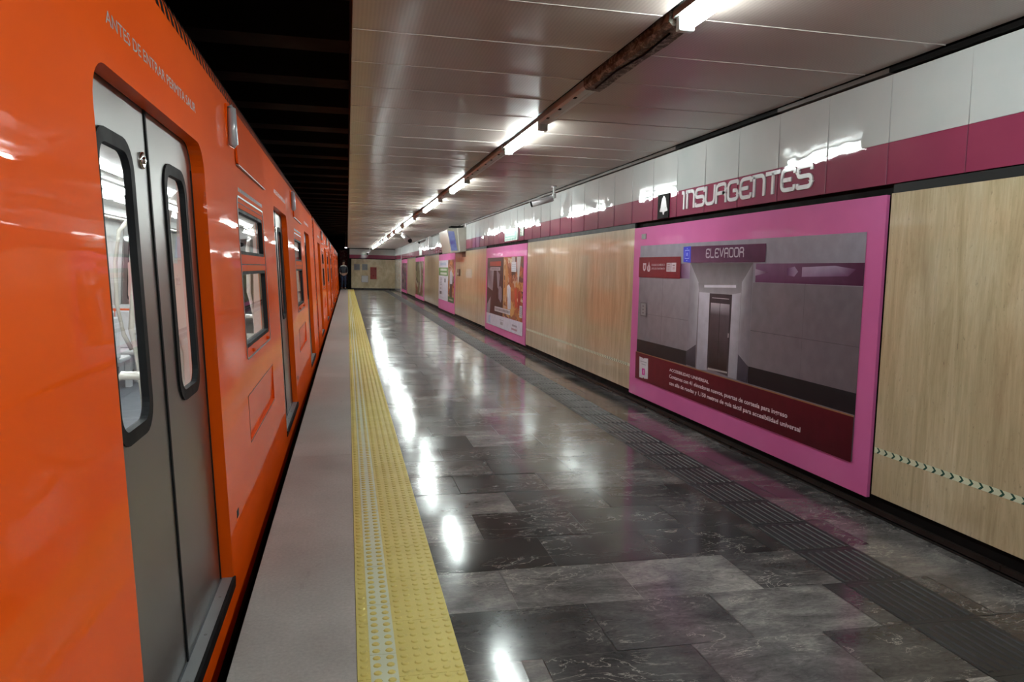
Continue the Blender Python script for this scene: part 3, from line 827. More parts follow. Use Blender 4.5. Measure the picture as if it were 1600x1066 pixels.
    # lower maroon band
    pr.q([(8.45,.643),(R,.632),(R,B-.005),(8.44,.320)], [(.145,.012,.020),(.085,.006,.012),(.060,.004,.009),(.125,.010,.018)])
    pr.q([(8.45,.650),(R,.638),(R,.628),(8.45,.640)], (.30,.16,.07))
    tx = (.74,.64,.64); pr.w += .0002
    text_mb(pr.mb, 'ACCESIBILIDAD UNIVERSAL', -7.466, -6.560, .535, .568, wallmp, pr.w, 0, .022, ink=tx)
    text_mb(pr.mb, 'Contamos con 41 elevadores nuevos, puertas de cortesía para ingreso', -7.462, -5.222, .450, .503, wallmp, pr.w, 0, .020, ink=tx)
    text_mb(pr.mb, 'con silla de ruedas y 1,150 metros de guía táctil para accesibilidad universal', -7.454, -5.040, .374, .427, wallmp, pr.w, 0, .020, ink=tx)
    pr.w += .0002
    pr.q([(8.325,.596),(8.21,.590),(8.195,.582),(8.18,.592),(8.062,.600),(8.046,.360),(8.16,.350),(8.18,.362),(8.20,.348),(8.306,.346)], (.62,.60,.60))
    for z, a, b in ((.545,8.29,8.10),(.515,8.25,8.12)): pr.r(a,b,z-.004,z+.006,(.35,.34,.36))
    pr.q([(8.234,.465),(8.146,.470),(8.139,.391),(8.226,.386)], (.62,.03,.30)); pr.r(8.19,8.175,.405,.450,(.7,.5,.6))
    # socket plate in the picture
    pr.q([(8.355,1.251),(8.181,1.255),(8.165,1.09),(8.339,1.089)], (.12,.10,.10)); pr.q([(8.343,1.243),(8.195,1.246),(8.18,1.10),(8.328,1.10)], (.26,.245,.24))
    for z in (1.13,1.17,1.21): pr.r(8.29,8.24,z-.008,z+.008,(.15,.13,.13))
    pr.mb.build('printed_photo', 'poster_print', T)
    MB().plate(rect(-8.415,-8.285,2.010,2.071), [], .006, .012, wallmp).build('small_label', 'metal_grey', T)

    # second poster: dark picture left, busy picture right, white strip below
    T = poster_base(1, 'pink framed poster half dark, half busy orange picture, below the teal sign')
    pr = Print()
    pr.q([(18.46,1.905),(16.46,1.90),(16.46,.54),(18.46,.535)], [(.085,.05,.045),(.06,.035,.03),(.06,.025,.025),(.10,.06,.06)])
    pr.q([(18.38,1.66),(17.62,1.60),(17.72,1.10),(18.38,1.18)], [(.10,.06,.07),(.30,.28,.30),(.26,.24,.26),(.30,.29,.31)])
    pr.q([(17.25,1.62),(16.85,1.50),(16.98,1.15),(17.12,1.2)], [(.24,.22,.24),(.15,.12,.13),(.25,.23,.25),(.22,.20,.22)])
    pr.q([(17.46,1.60),(17.36,1.60),(17.0,.90),(16.95,.56),(17.95,.55),(17.75,1.0)], [(.07,.03,.03),(.06,.03,.03),(.05,.02,.02),(.05,.02,.02),(.08,.03,.03),(.07,.03,.03)])
    pr.q([(17.0,1.20),(16.8,1.24),(16.62,1.18),(16.60,.95),(16.72,.85),(16.98,.95)], [(.20,.18,.20)]*6)
    pr.q([(18.40,.75),(17.95,.95),(18.05,.54),(18.42,.54)], [(.30,.29,.31)]*4)
    pr.r(18.11,16.77,1.70,1.81,(.36,.055,.03)); pr.r(18.05,16.84,1.594,1.672,(.38,.34,.34)); pr.r(17.95,16.95,1.62,1.645,(.20,.17,.17))
    pr.mb.build('dark_picture', 'poster_print', T)
    MB().plate(rect(-16.46,-14.53,.553,1.898), [], .007, .0095, wallmp).build('busy_picture', 'busy_food_print', T)
    pr = Print(); pr.w = .0105
    pr.q([(16.46,1.90),(16.38,1.90),(16.38,.56),(16.46,.56)], (.45,.25,.09))
    pr.q([(16.25,1.85),(15.95,1.6),(16.0,1.2),(16.12,.9),(16.3,.9)], [(.42,.20,.07),(.38,.16,.05),(.45,.24,.10),(.50,.34,.18),(.42,.2,.08)])
    pr.q([(15.6,1.89),(15.3,1.89),(15.25,1.60),(15.55,1.60)], (.42,.38,.34)); pr.q([(15.12,1.89),(14.75,1.89),(14.9,1.40),(15.0,1.3)], (.40,.37,.33))
    pr.r(15.63,15.17,1.575,1.784,(.50,.52,.52)); 
    for z in (1.61,1.65,1.69,1.73): pr.r(15.58,15.22,z-.004,z+.004,(.30,.31,.31))
    pr.q([(16.05,1.25),(15.85,1.30),(15.66,1.22),(15.62,.76),(15.93,.75)], [(.50,.48,.48),(.55,.54,.55),(.42,.40,.42),(.38,.36,.38),(.46,.45,.46)])
    pr.q([(15.30,1.2),(15.10,1.25),(15.0,.85),(15.2,.8)], [(.45,.06,.03)]*4); pr.q([(14.95,1.15),(14.72,1.2),(14.70,.85),(14.95,.8)], [(.32,.04,.03)]*4)
    pr.mb.build('picture_details', 'poster_print', T)
    pr = Print(); pr.w = .016
    pr.r(17.39,15.65,.63,.742,(.48,.46,.45))
    u = 17.3
    rnd = random.Random(8)
    while u > 15.8: d = rnd.uniform(.08,.14); pr.r(u,u-d,.66,.715,(.22,.20,.20)); u -= d+.04; pr.w -= .00015
    pr.r(14.77,14.53,.64,.885,(.45,.46,.45))
    for z in (.68,.72,.76,.80,.84): pr.r(14.74,14.57,z-.008,z+.008,(.28,.29,.29)); pr.w -= .00015
    pr.q([(18.442,.538),(14.464,.554),(14.473,.273),(18.44,.262)], (.55,.56,.60))
    pr.r(18.15,17.90,.30,.49,(.36,.44,.58))
    for y in (17.7,17.45,17.2): pr.r(y,y-.012,.31,.49,(.42,.43,.46)); pr.w -= .00015
    pr.r(16.75,16.35,.45,.465,(.32,.32,.34)); pr.r(16.70,16.40,.35,.42,(.34,.33,.35))
    pr.r(15.45,14.95,.41,.45,(.30,.28,.32)); pr.r(15.5,14.95,.33,.37,(.38,.22,.26))
    pr.mb.build('captions', 'poster_print', T)

    # third poster: white text sheet with a green box, picture at the right
    T = poster_base(2, 'pink framed poster with white text sheet and green heading, by the monitor')
    pr = Print()
    pr.r(28.62,25.95,.46,1.92,(.55,.57,.60))
    pr.r(28.6,25.98,1.36,1.66,(.14,.32,.09)); pr.r(28.1,26.3,1.54,1.62,(.50,.58,.45)); pr.r(28.1,26.3,1.40,1.48,(.50,.58,.45))
    pr.r(28.2,26.5,1.74,1.84,(.36,.46,.56))
    for z in (1.02,1.08,1.14,1.20,1.26): pr.r(28.2,27.6,z-.016,z+.016,(.27,.28,.30)); pr.w -= .00015
    pr.r(26.9,26.6,1.12,1.26,(.12,.12,.12)); pr.r(28.2,27.8,.86,.90,(.2,.2,.2)); pr.r(28.3,27.7,.66,.77,(.12,.12,.14))
    for z in (.56,.52): pr.r(28.3,26.3,z-.006,z+.006,(.42,.43,.46))
    pr.w += .001; pr.mb.build('text_sheet', 'poster_print', T)
    MB().plate(rect(-25.95,-24.42,.46,1.93), [], .007, .0095, wallmp).build('busy_picture', 'busy_food_print', T)
    pr = Print(); pr.w = .0105
    pr.q([(25.5,1.5),(25.1,1.6),(24.8,1.4),(24.9,1.0),(25.5,1.0)], (.42,.42,.44)); pr.q([(25.4,1.1),(24.9,1.1),(24.9,.65),(25.5,.65)], (.06,.04,.03))
    pr.r(25.93,24.42,.46,.65,(.05,.16,.06)); pr.r(25.6,24.7,.53,.58,(.35,.45,.35))
    pr.mb.build('picture_details', 'poster_print', T)
    T = poster_base(3, 'pink framed poster with a dark brown forest picture, beyond the hanging monitor')
    MB().plate(rect(-38.6,-34.6,.28,1.95), [], .007, .0095, wallmp).build('forest_picture', 'busy_forest_print', T)
    pr = Print(); pr.w = .0105
    pr.q([(36.6,1.9),(36.2,1.9),(35.6,1.2),(36.0,.5),(36.5,.4),(36.1,1.2)], [(.35,.34,.30)]*6)
    pr.mb.build('picture_details', 'poster_print', T)
    T = poster_base(4, 'farthest pink framed poster with a dark night picture, next to the cream tiled wall')
    MB().plate(rect(-48.4,-44.6,.28,1.92), [], .007, .0095, wallmp).build('night_picture', 'busy_night_print', T)
build_posters()

def build_tape():
    for k, (a, b, lab) in enumerate(((-2.5, 4.23, 'pale tape with dark green chevrons along the nearest stone panel'), (8.67, 14.22, 'pale chevron tape between the two nearest pink posters'))):
        T = thing('chevron_tape', (XW, (a+b)/2, .43), lab, 'tape')
        mb = MB(); mb.plate(rect(-b, -a, .428, .466), [], .0005, .0015, wallmp); mb.build('film', 'photoluminescent_film', T)
        mb = MB(); u = -b+.02
        while u < -a-.05:
            mb.plate([(u,.466),(u+.018,.466),(u+.038,.447),(u+.018,.428),(u,.428),(u+.020,.447)], [], None, .0022, wallmp); u += .0685
        mb.build('chevrons', 'film_green', T, label='dark green chevron row')
build_tape()

# ---------------------------------------------------------------- wall mounted equipment
def build_equipment():
    T = thing('wall_monitor', (XW, 23.2, 2.15), 'beige wall monitor cabinet with a tilted screen near the ceiling', 'monitor')
    mb = MB()
    sec = [(XW, 2.14), (3.30, 2.14), (3.22, 2.83), (XW, 2.86)]
    for (x0, z0), (x1, z1) in zip(sec, sec[1:]+sec[:1]): mb.face([(x0, 22.0, z0), (x1, 22.0, z1), (x1, 24.4, z1), (x0, 24.4, z0)])
    mb.face([(x, 22.0, z) for x, z in sec]); mb.face([(x, 24.4, z) for x, z in sec][::-1]); mb.build('cabinet', 'cabinet_beige', T)
    mb = MB(); s2 = [(3.302, 2.12), (3.06, 2.10), (2.93, 2.78), (3.00, 2.83), (3.222, 2.83)]
    Ya, Yb = 22.25, 24.3
    for (x0, z0), (x1, z1) in zip(s2, s2[1:]+s2[:1]): mb.face([(x0, Ya, z0), (x1, Ya, z1), (x1, Yb, z1), (x0, Yb, z0)])
    mb.face([(x, Ya, z) for x, z in s2]); mb.face([(x, Yb, z) for x, z in s2][::-1])
    hood = mb.build('monitor_hood', 'cabinet_beige', T)
    mb = MB(); mb.face([(3.07, Ya-.006, 2.16), (3.25, Ya-.006, 2.17), (3.14, Ya-.006, 2.74), (2.955, Ya-.006, 2.74)]); mb.build('screen', 'monitor_screen', T)
    MB().bbox(3.05, 3.44, 22.3, 22.8, 2.865, 2.905, .01).build('bracket', 'dark_slot', T)
    MB().tube([(XW-.05, 21.9, 2.86), (XW-.05, 21.9, 2.965)], .02, 8).build('conduit', 'bracket_white', T)
    MB().box(XW-.03, XW, 22.1, 22.6, 1.98, 2.14).build('power_box', 'box_brown', T)

    def cctv(loc, aim, drop, label, size=1.0, stem=None):
        T = thing('security_camera', loc, label, 'camera')
        x, y, z = loc; a = Vector(aim).normalized(); c = Vector((x, y, z-drop))
        MB().tube([(x, y, z), (x, y, z-.02)], .045*size, 12).build('ceiling_plate', 'bracket_white', T)
        MB().tube([(x, y, z-.01), (x, y, z-drop+.03)], .017*size, 8).build('stem', 'bracket_white', T)
        mb = MB(); mb.tube([(x, y, z-drop+.05), tuple(c+Vector((0,0,-.01)))], .034*size, 10)
        side = a.cross(Vector((0,0,1))).normalized()
        mb.tube([tuple(c-side*.05*size), tuple(c+side*.05*size)], .02*size, 8); mb.build('joint', 'bracket_white', T)
        mb = MB(); p0 = c + a*.01*size - Vector((0,0,.015)); p1 = c + a*.36*size - Vector((0,0,.015))
        mb.tube([tuple(p0), tuple(p0+a*.02), tuple(p1)], [.036*size, .05*size, .052*size], 14); mb.build('body', 'camera_grey', T)
        up = Vector((0,0,.058*size))
        mb = MB(); q0, q1 = p0+a*.02+up*.7, p1+a*.06*size+up
        i = len(mb.v)
        for p in (q0, q1):
            for s_ in (-1, -.5, 0, .5, 1): mb.v.append(tuple(p+side*s_*.055*size-Vector((0,0,abs(s_)**2*.02*size))))
        for k in range(4): mb.f.append((i+k, i+k+1, i+5+k+1, i+5+k)); mb.m.append(0); mb.sm.append(True)
        mb.build('sunshield', 'camera_grey', T)
        mb = MB(); mb.tube([tuple(p1), tuple(p1+a*.03*size)], .048*size, 14); mb.build('lens_hood', 'black_rubber', T)
    cctv((3.25, 11.6, 2.965), (-1.0, .42, -.30), .17, 'grey bullet security camera hung from the ceiling above the stone wall')
    cctv((2.13, 29.0, 2.965), (.35, -1, -.35), .10, 'small security camera hanging from the ceiling just right of the tube row', 1.7)
    cctv((1.55, 53.0, 2.965), (-.4, -1, -.5), .18, 'tiny security camera in front of the far end wall', 1.4)
    cctv((3.36, 33.0, 2.965), (-.7, -.6, -.3), .10, 'small distant camera tight against the white fascia', 1.0)
    T = thing('fascia_bracket', (3.40, 31.6, 2.52), 'white upright bracket plate on the distant white fascia', 'bracket')
    MB().bbox(3.33, XW-.006, 31.2, 31.26, 2.50, 2.96, .01).build('plate', 'bracket_white', T)
    MB().bbox(3.42, XW-.006, 31.26, 32.2, 2.50, 2.93, .01).build('cover', 'cream_tile', T)
    T = thing('call_box', (XW, 23.3, 1.39), 'small brown call box on the stone wall under the monitor', 'box')
    MB().bbox(XW-.05, XW, 23.08, 23.48, 1.395, 1.615, .01).build('case', 'box_brown', T)
    MB().box(XW-.054, XW-.05, 23.14, 23.42, 1.43, 1.50).build('cover_plate', 'metal_grey', T)
    for n_, (ya, yb, za, zb) in enumerate(((20.9, 21.9, 1.36, 1.62), (8.7+5, 8.7+5.25, 1.3, 1.4))):
        if n_ == 0:
            T = thing('wall_notice', (XW, 21.4, 1.36), 'pale yellowish notice sheet on the stone wall before the call box', 'notice')
            MB().bbox(XW-.008, XW, ya, yb, za, zb, .002).build('sheet', 'cabinet_beige', T)
    # notices on the far wall
    Y = 54.5
    for nm, x0, x1, z0, z1, mt, lab in (
        ('notice_frame', .494, .878, 1.41, 1.82, 'notice_grey', 'left one of two dark grey notices on the far end wall'),
        ('notice_frame', 1.059, 1.422, 1.42, 1.825, 'notice_grey', 'right one of two dark grey notices on the far end wall'),
        ('notice_frame', 1.015, 1.47, .545, .998, 'notice_white', 'pale notice mounted low on the far end wall'),
        ('hydrant_cabinet', 1.649, 2.063, .787, 1.61, 'notice_red', 'dark red cabinet on the far end wall')):
        T = thing(nm, ((x0+x1)/2, Y, z0), lab, 'cabinet' if 'cab' in nm else 'notice')
        MB().bbox(x0-.02, x1+.02, Y-.04, Y, z0-.02, z1+.02, .008).build('frame', 'metal_grey' if mt != 'notice_red' else 'notice_red', T)
        MB().box(x0+.01, x1-.01, Y-.046, Y-.04, z0+.01, z1-.01).build('door' if 'cab' in nm else 'sheet', mt, T)
    T = thing('tunnel_lamp', (-.08, 50.6, 2.86), 'small white lamp hanging in the dark above the far track end', 'lamp')
    MB().bbox(-.17, .0, 50.5, 50.7, 2.84, 2.92, .01).build('housing', 'bracket_white', T)
    MB().box(-.15, -.02, 50.49, 50.50, 2.85, 2.91).build('diffuser', 'lamp_light', T)
    MB().tube([(-.08, 50.6, 2.92), (-.08, 50.6, 4.3)], .012, 6).build('hanger', 'metal_grey', T)
    T = thing('crimson_banner', (-.3, 56.65, 0), 'dark crimson patterned banner behind the person at the platform end', 'banner')
    MB().box(-.55, .02, 56.6, 56.65, .02, 2.85).build('sheet', 'busy_crimson_print', T)
    MB().box(-.60, .05, 56.65, 56.7, 0, 2.95).build('frame', 'dark_slot', T)
build_equipment()

# ---------------------------------------------------------------- tunnel and track
def build_tunnel():
    mb = MB()
    mb.box(-9, .02, -6, 60, 4.3, 4.5)
    y = -5
    while y < 60:
        mb.box(-9, .02, y, y+.45, 3.85, 4.3); y += 1.6
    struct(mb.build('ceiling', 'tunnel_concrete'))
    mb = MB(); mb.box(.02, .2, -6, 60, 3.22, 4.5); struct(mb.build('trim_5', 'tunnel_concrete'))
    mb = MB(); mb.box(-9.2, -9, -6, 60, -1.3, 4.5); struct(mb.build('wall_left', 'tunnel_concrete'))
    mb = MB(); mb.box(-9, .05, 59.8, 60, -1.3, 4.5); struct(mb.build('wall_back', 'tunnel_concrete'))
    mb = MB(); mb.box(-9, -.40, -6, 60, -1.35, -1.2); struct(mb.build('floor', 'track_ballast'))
    for x in (-1.15, -2.75):
        mb = MB(); mb.box(x-.06, x+.06, -6, 59, -1.2, -1.17); mb.box(x-.02, x+.02, -6, 59, -1.17, -1.05); mb.box(x-.045, x+.045, -6, 59, -1.05, -1.0)
        o = mb.build('track_rail', 'rail_steel'); tag(o, 'steel running rail under the train, %s' % ('nearer the platform' if x > -2 else 'farther from the platform'), 'rail', 'rails under the train')
build_tunnel()

# ---------------------------------------------------------------- metro car
CARC, HALF = 5.525, 9.85     # prototype car centre (Y) and half length
XFAR = -3.45                  # far side of the body
BAYS = [-5, 0, 5, 10]         # door bay offsets
def side_mp(far):
    if not far: return lambda u, v, w: (bodyx(v)+w, u, v)
    return lambda u, v, w: (XFAR-(bodyx(v)-bodyx(0))-w, u, v)
def build_car():
    T = thing('metro_car', (-2.0, CARC, -1.0), 'nearest orange metro car, with an open view of the first door', 'train car', 'orange metro cars at the platform')
    y0, y1 = CARC-HALF, CARC+HALF
    DW = (2.23, 3.82); WW = (4.89, 6.24)
    for far in (False, True):
        mp = side_mp(far)
        holes = []
        for b in BAYS:
            holes.append([(DW[0]+b, -.03), (DW[1]+b, -.03)] + [p for p in rrect(DW[0]+b, DW[1]+b, 0, 2.16, .13, 7) if p[1] > 1])
        for b in BAYS[:-1]:
            holes.append(rrect(WW[0]+b, WW[1]+b, 1.665, 1.955, .03, 3)); holes.append(rrect(WW[0]+b, WW[1]+b, 1.07, 1.56, .04, 3))
            if not far: holes.append(rect(4.79+b, 6.31+b, .505, .775))
        # openings touch the bottom: cut the outline instead of a hole
        outer = [(y0, -.20)]; hs = []
        outer = [(y0, -.20), (y1, -.20), (y1, 2.56), (y0, 2.56)]
        mb = MB(); mb.plate(outer, holes, -.058, 0, mp, 0, 1, 0)
        # cornice curving into the roof
        prof = [(0, 2.56), (-.006, 2.60), (-.02, 2.64), (-.05, 2.68), (-.12, 2.72), (-.25, 2.76), (-.5, 2.80)]
        base = mp(0, 2.56, 0)[0]; sg = -1 if not far else 1
        rows = [[(base+(-dx)*sg*1.0 if False else base+dx*(1 if not far else -1), y, z) for dx, z in prof] for y in (y0, y1)]
        mb.grid(rows, 0, True, far)
        side = mb.build('body_side', ['orange_paint', 'cream_interior'], T)
        # louvre slits along the cornice
        mb = MB(); y = y0+.3
        if not far:
            while y < y1-.3:
                x = lambda z, e=.0015: bodyx(z)+e
                s = .030
                mb.face([(x(2.562), y, 2.562), (x(2.562), y+.047, 2.562), (x(2.608)-.006, y+.042, 2.608), (x(2.608)-.006, y-.005, 2.608)])
                mb.face([(x(2.608)-.006, y-.005, 2.608), (x(2.608)-.006, y+.042, 2.608), (base-.0235, y-.004, 2.655), (base-.0235, y-.036, 2.655)])
                y += .0835
            mb.build('louvre_row', 'dark_slot', T, label='row of black slanted vent slits along the roof edge')
    # rest of the hull
    mb = MB()
    xn, xf = bodyx(2.8)-.45, XFAR+.15+.45
    rp = [(-1.2, 2.79), (-1.5, 2.86), (-2.0, 2.88), (-2.5, 2.86), (-2.85, 2.79)]
    mb.grid([[(x, y, z) for x, z in rp] for y in (y0, y1)], 0, True, False)
    mb.box(-1.7, -2.3, y0+2, y1-2, 2.86, 2.93)
    mb.build('roof', 'roof_grey', T)
    mb = MB()
    for y in (y0, y1-.04):
        ho = rrect(-2.5, -1.5, .05, 2.1, .1, 4)
        mb.plate([(XFAR+.02, -.2), (bodyx(0)-.01, -.2), (bodyx(2.5)-.01, 2.6), (-1.2, 2.79), (-2.8, 2.79), (XFAR+.15, 2.6)], [ho], y, y+.04, lambda u, v, w: (u, w, v), 0, 1, 0)
    mb.build('end_wall', ['orange_paint', 'cream_interior'], T)
    mb = MB()
    for y, d in ((y0, -1), (y1, 1)):
        for k in range(3): a = y+d*.06*k; mb.box(-2.62, -1.38, min(a, a+d*.045), max(a, a+d*.045), .0, 2.2)
    mb.build('gangway_bellows', 'black_rubber', T)
    mb = MB(); mb.box(XFAR+.02, bodyx(0)-.055, y0+.02, y1-.02, -.06, .02); mb.build('car_floor', 'train_floor', T)
    mb = MB(); mb.box(XFAR+.2, bodyx(2.3)-.07, y0+.04, y1-.04, 2.30, 2.34)
    for x0, x1 in ((-1.08, -.86), (-3.15, -2.92)): mb.box(x0, x1, y0+.05, y1-.05, 2.20, 2.30)
    mb.build('car_ceiling', 'cream_interior', T)
    for xc in (-1.75, -2.45):
        mb = MB(); y = y0+.3
        while y < y1-1.2: mb.box(xc-.07, xc+.07, y, y+1.25, 2.275, 2.30); y += 1.45
        mb.build('car_lamp_row', 'car_light', T)
    mb = MB(); mb.box(-3.2, -.75, y0+.5, y1-.5, -.55, -.20)
    for yb in (y0+3, y1-3):
        for dy in (-1.1, 1.1):
            for x in (-1.15, -2.75): mb.tube([(x-.09, yb+dy, -.62), (x+.09, yb+dy, -.62)], .38, 20)
    mb.build('undercarriage', 'track_ballast', T)
    mb = MB(); mb.box(bodyx(-.1)-.01, bodyx(-.1)-.004, y0+.01, y1-.01, -.30, -.2); mb.build('skirt', 'dark_seam', T)
    # doors
    for far in (False, True):
        mp = side_mp(far)
        for b in BAYS:
            for (a, c, wa, wc) in ((2.16, 3.012, 2.385, 2.80), (3.018, 3.89, 3.23, 3.655)):
                a, c, wa, wc = a+b, c+b, wa+b, wc+b
                mb = MB(); mb.plate([(a,-.01),(c,-.01),(c,2.20),(a,2.20)], [rrect(wa+.03, wc-.03, 1.05, 1.98, .09, 6)], -.078, -.062, mp)
                D = mb.build('door_leaf', 'brushed_steel', T)
                mb = MB(); mb.plate(rrect(wa, wc, 1.02, 2.01, .11, 6), [rrect(wa+.045, wc-.045, 1.065, 1.965, .07, 6)], -.080, -.054, mp)
                mb.build('window_gasket', 'black_rubber', D)
                mb = MB(); mb.plate(rrect(wa+.035, wc-.035, 1.055, 1.975, .08, 6), [], None, -.066, mp); mb.build('window_pane', 'window_glass', D)
                if not far and a < 3.0+b-.5:
                    yl, zl = 2.925+b, 1.966
                    mb = MB(); x = bodyx(zl)
                    mb.tube([(x-.064, yl, zl), (x-.052, yl, zl), (x-.050, yl, zl)], [.030, .030, .024], 16)
                    mb.tube([(x-.052, yl, zl), (x-.044, yl, zl)], .012, 4); mb.build('door_lock', 'chrome', D)
            mb = MB(); mb.plate(rect(3.006+b, 3.024+b, .0, 2.19), [], -.08, -.056, mp); mb.build('door_seal', 'black_rubber', T)
            # black strip standing in for the frame's shadow gap along one jamb
            mb = MB(); mb.plate(rect(DW[1]+b-.014, DW[1]+b+.02, .02, 2.04), [], -.062, -.0585, mp); mb.build('jamb_shadow_strip', 'black_rubber', T)
            mb = MB()
            sx = (lambda w: bodyx(0)+w) if not far else (lambda w: XFAR-w)
            xa, xb = sorted((sx(-.055), sx(-.006))); mb.box(xa, xb, DW[0]+b+.002, DW[1]+b-.002, -.05, .022)
            for k in range(4):
                yk = DW[0]+b+.25+k*.37; mb.tube([((xa+xb)/2, yk, .021), ((xa+xb)/2, yk, .024)], .007, 8, 1)
            mb.build('door_sill', ['sill_aluminium', 'metal_grey'], T)
            mb = MB(); xa, xb = sorted((sx(-.006), sx(.008))); mb.box(xa, xb, DW[0]+b-.01, DW[1]+b+.01, -.03, .024); mb.build('sill_edge', 'black_rubber', T)
            if not far:
                mb = MB(); text_mb(mb, 'ANTES DE ENTRAR PERMITA SALIR', 2.405+b, 3.70+b, 2.288, 2.328, mp, .0012)
                mb.build('door_lettering', 'silver_vinyl', T)
    # window units and panels on the platform side
    for far in (False, True):
        mp = side_mp(far)
        for b in BAYS[:-1]:
            for z0, z1 in ((1.665, 1.955), (1.07, 1.56)):
                mb = MB(); mb.plate(rrect(WW[0]+b, WW[1]+b, z0, z1, .04, 3), [rrect(WW[0]+b+.022, WW[1]+b-.022, z0+.022, z1-.022, .03, 3)], -.05, -.004, mp)
                F = mb.build('window_gasket', 'black_rubber', T)
                mb = MB(); mb.plate(rect(WW[0]+b+.01, WW[1]+b-.01, z0+.01, z1-.01), [], None, -.020, mp); mb.build('window_pane', 'window_glass', F)
            if far: continue
            o = rrect(4.855+b, 6.285+b, 1.0, 2.03, .05, 4); i_ = rrect(4.866+b, 6.274+b, 1.011, 2.019, .042, 4)
            mb = MB(); mb.plate(o, [i_], 0, .004, mp); mb.build('window_surround', 'sill_aluminium', T)
            mb = MB(); mb.plate(rect(4.875+b, 6.265+b, 1.600, 1.606), [], 0, .002, mp); mb.plate(rect(4.875+b, 6.265+b, 1.985, 1.990), [], 0, .002, mp); mb.build('seam_line', 'dark_seam', T)
            for yk in (5.14+b, 6.02+b):
                mb = MB(); mb.tube([(bodyx(1.04), yk, 1.037), (bodyx(1.04)+.02, yk, 1.037)], [.013, .010], 10); mb.build('window_catch', 'orange_paint', T)
            mb = MB(); rr = random.Random(2); y = 4.95+b
            while y < 6.27+b:
                d = rr.uniform(.02, .07); mb.plate(rect(y, y+d, 2.058, 2.084), [], 0, .001, mp); y += d+rr.uniform(.006, .02)
            mb.build('worn_sticker', 'lens_grey', T)
            # raised hatch at the top
            mb = MB()
            hp = lambda u, v, w: (bodyx(v)+w+(.010*(2.525-v)/.305), u, v)
            mb.plate(rrect(4.92+b, 6.44+b, 2.225, 2.528, .02, 2), [], -.005, .007, hp); H = mb.build('side_hatch', 'orange_paint', T)
            mb = MB(); mb.plate(rect(4.93+b, 6.44+b, 2.216, 2.223), [], -.004, .018, mp); mb.build('hatch_lip', 'sill_aluminium', H)
            # indicator lamp
            mb = MB(); yl = 4.66+b; mb.bbox(bodyx(2.39)-.02, bodyx(2.39)+.005, yl-.030, yl+.034, 2.27, 2.53, .003); L_ = mb.build('indicator_lamp', 'orange_paint', T)
            mb = MB(); mb.tube([(bodyx(2.29)+.022, yl, 2.285), (bodyx(2.29)+.030, yl, 2.30), (bodyx(2.5)+.030, yl, 2.505), (bodyx(2.5)+.022, yl, 2.52)], [.018, .027, .027, .018], 12); mb.build('lamp_lens', 'lens_grey', L_)
            # lower recessed panel
            mb = MB(); lp = lambda u, v, w: (bodyx(v)+w-.014*(1-(v-.505)/.27), u, v)
            mb.plate(rect(4.79+b, 6.31+b, .505, .775), [], -.02, -.003, lp); mb.build('access_panel', 'orange_paint', T)
            mb = MB()
            for v0 in (.783, .492): mb.plate(rect(4.775+b, 6.325+b, v0, v0+.004), [], 0, .0015, mp)
            for u0 in (4.775+b,): mb.plate(rect(u0, u0+.004, .492, .787), [], 0, .0015, mp)
            mb.build('seam_line', 'dark_seam', T)
            mb = MB(); mb.plate(rect(4.0+b+.05, 4.07+b+.04, .25, .29), [], 0, .002, mp); mb.build('small_vent', 'dark_seam', T)
    # interior fittings
    for b in BAYS:
        c = 3.03+b
        mb = MB(); p = c-.22
        mb.tube([(-1.96, p, .02), (-1.99, p, .5), (-2.06, p, .95), (-2.02, p, 1.4), (-1.98, p, 1.75), (-2.02, p, 2.05), (-2.08, p, 2.30)], .028, 10)
        mb.tube([(-2.02, p, 2.05), (-2.13, p-.05, 1.9), (-2.17, p-.05, 1.6), (-2.17, p-.05, 1.2), (-2.12, p-.03, .9), (-2.06, p, .75)], .020, 8)
        mb.tube([(-1.99, p, 1.80), (-1.90, p+.05, 1.65), (-1.88, p+.05, 1.3), (-1.92, p+.03, 1.0), (-2.05, p, .9)], .020, 8)
        mb.build('grab_pole', 'pole_cream', T)
        for s in (-1, 1):
            yy_ = c+s*.97
            mb = MB(); mb.box(-.83, bodyx(1)-.09, yy_-.012, yy_+.012, .55, 1.93); P_ = mb.build('partition', 'partition_pink', T)
            mb = MB(); mb.tube([(-.80, yy_, .02), (-.82, yy_, .9), (-.83, yy_-.02*s, 1.15), (-.875, yy_-.02*s, 1.35), (-.88, yy_-.02*s, 1.75), (-.86, yy_, 1.90), (-.80, yy_, 1.96)], .018, 8); mb.build('partition_post', 'partition_edge', P_)
            mb = MB(); mb.tube([(-.76, yy_+s*.34, .985), (-1.20, yy_+s*.34, .985), (-1.24, yy_+s*.34, .95), (-1.24, yy_+s*.34, .02)], .024, 8)
            mb.tube([(-.76, yy_+s*.55, .78), (-1.10, yy_+s*.55, .78)], .018, 8); mb.build('hand_rail', 'pole_cream', T)
            mb = MB(); mb.box(XFAR+.25, XFAR+.75, yy_-.015, yy_+.015, .35, 1.6); mb.build('partition', 'partition_pink', T)
    mb = MB()
    for x in (-1.35, -2.6): mb.tube([(x, y0+.5, 2.1), (x, y1-.5, 2.1)], .02, 8)
    mb.build('ceiling_rail', 'pole_cream', T)
    # seats: one shell with an orange edge, repeated
    proto = None
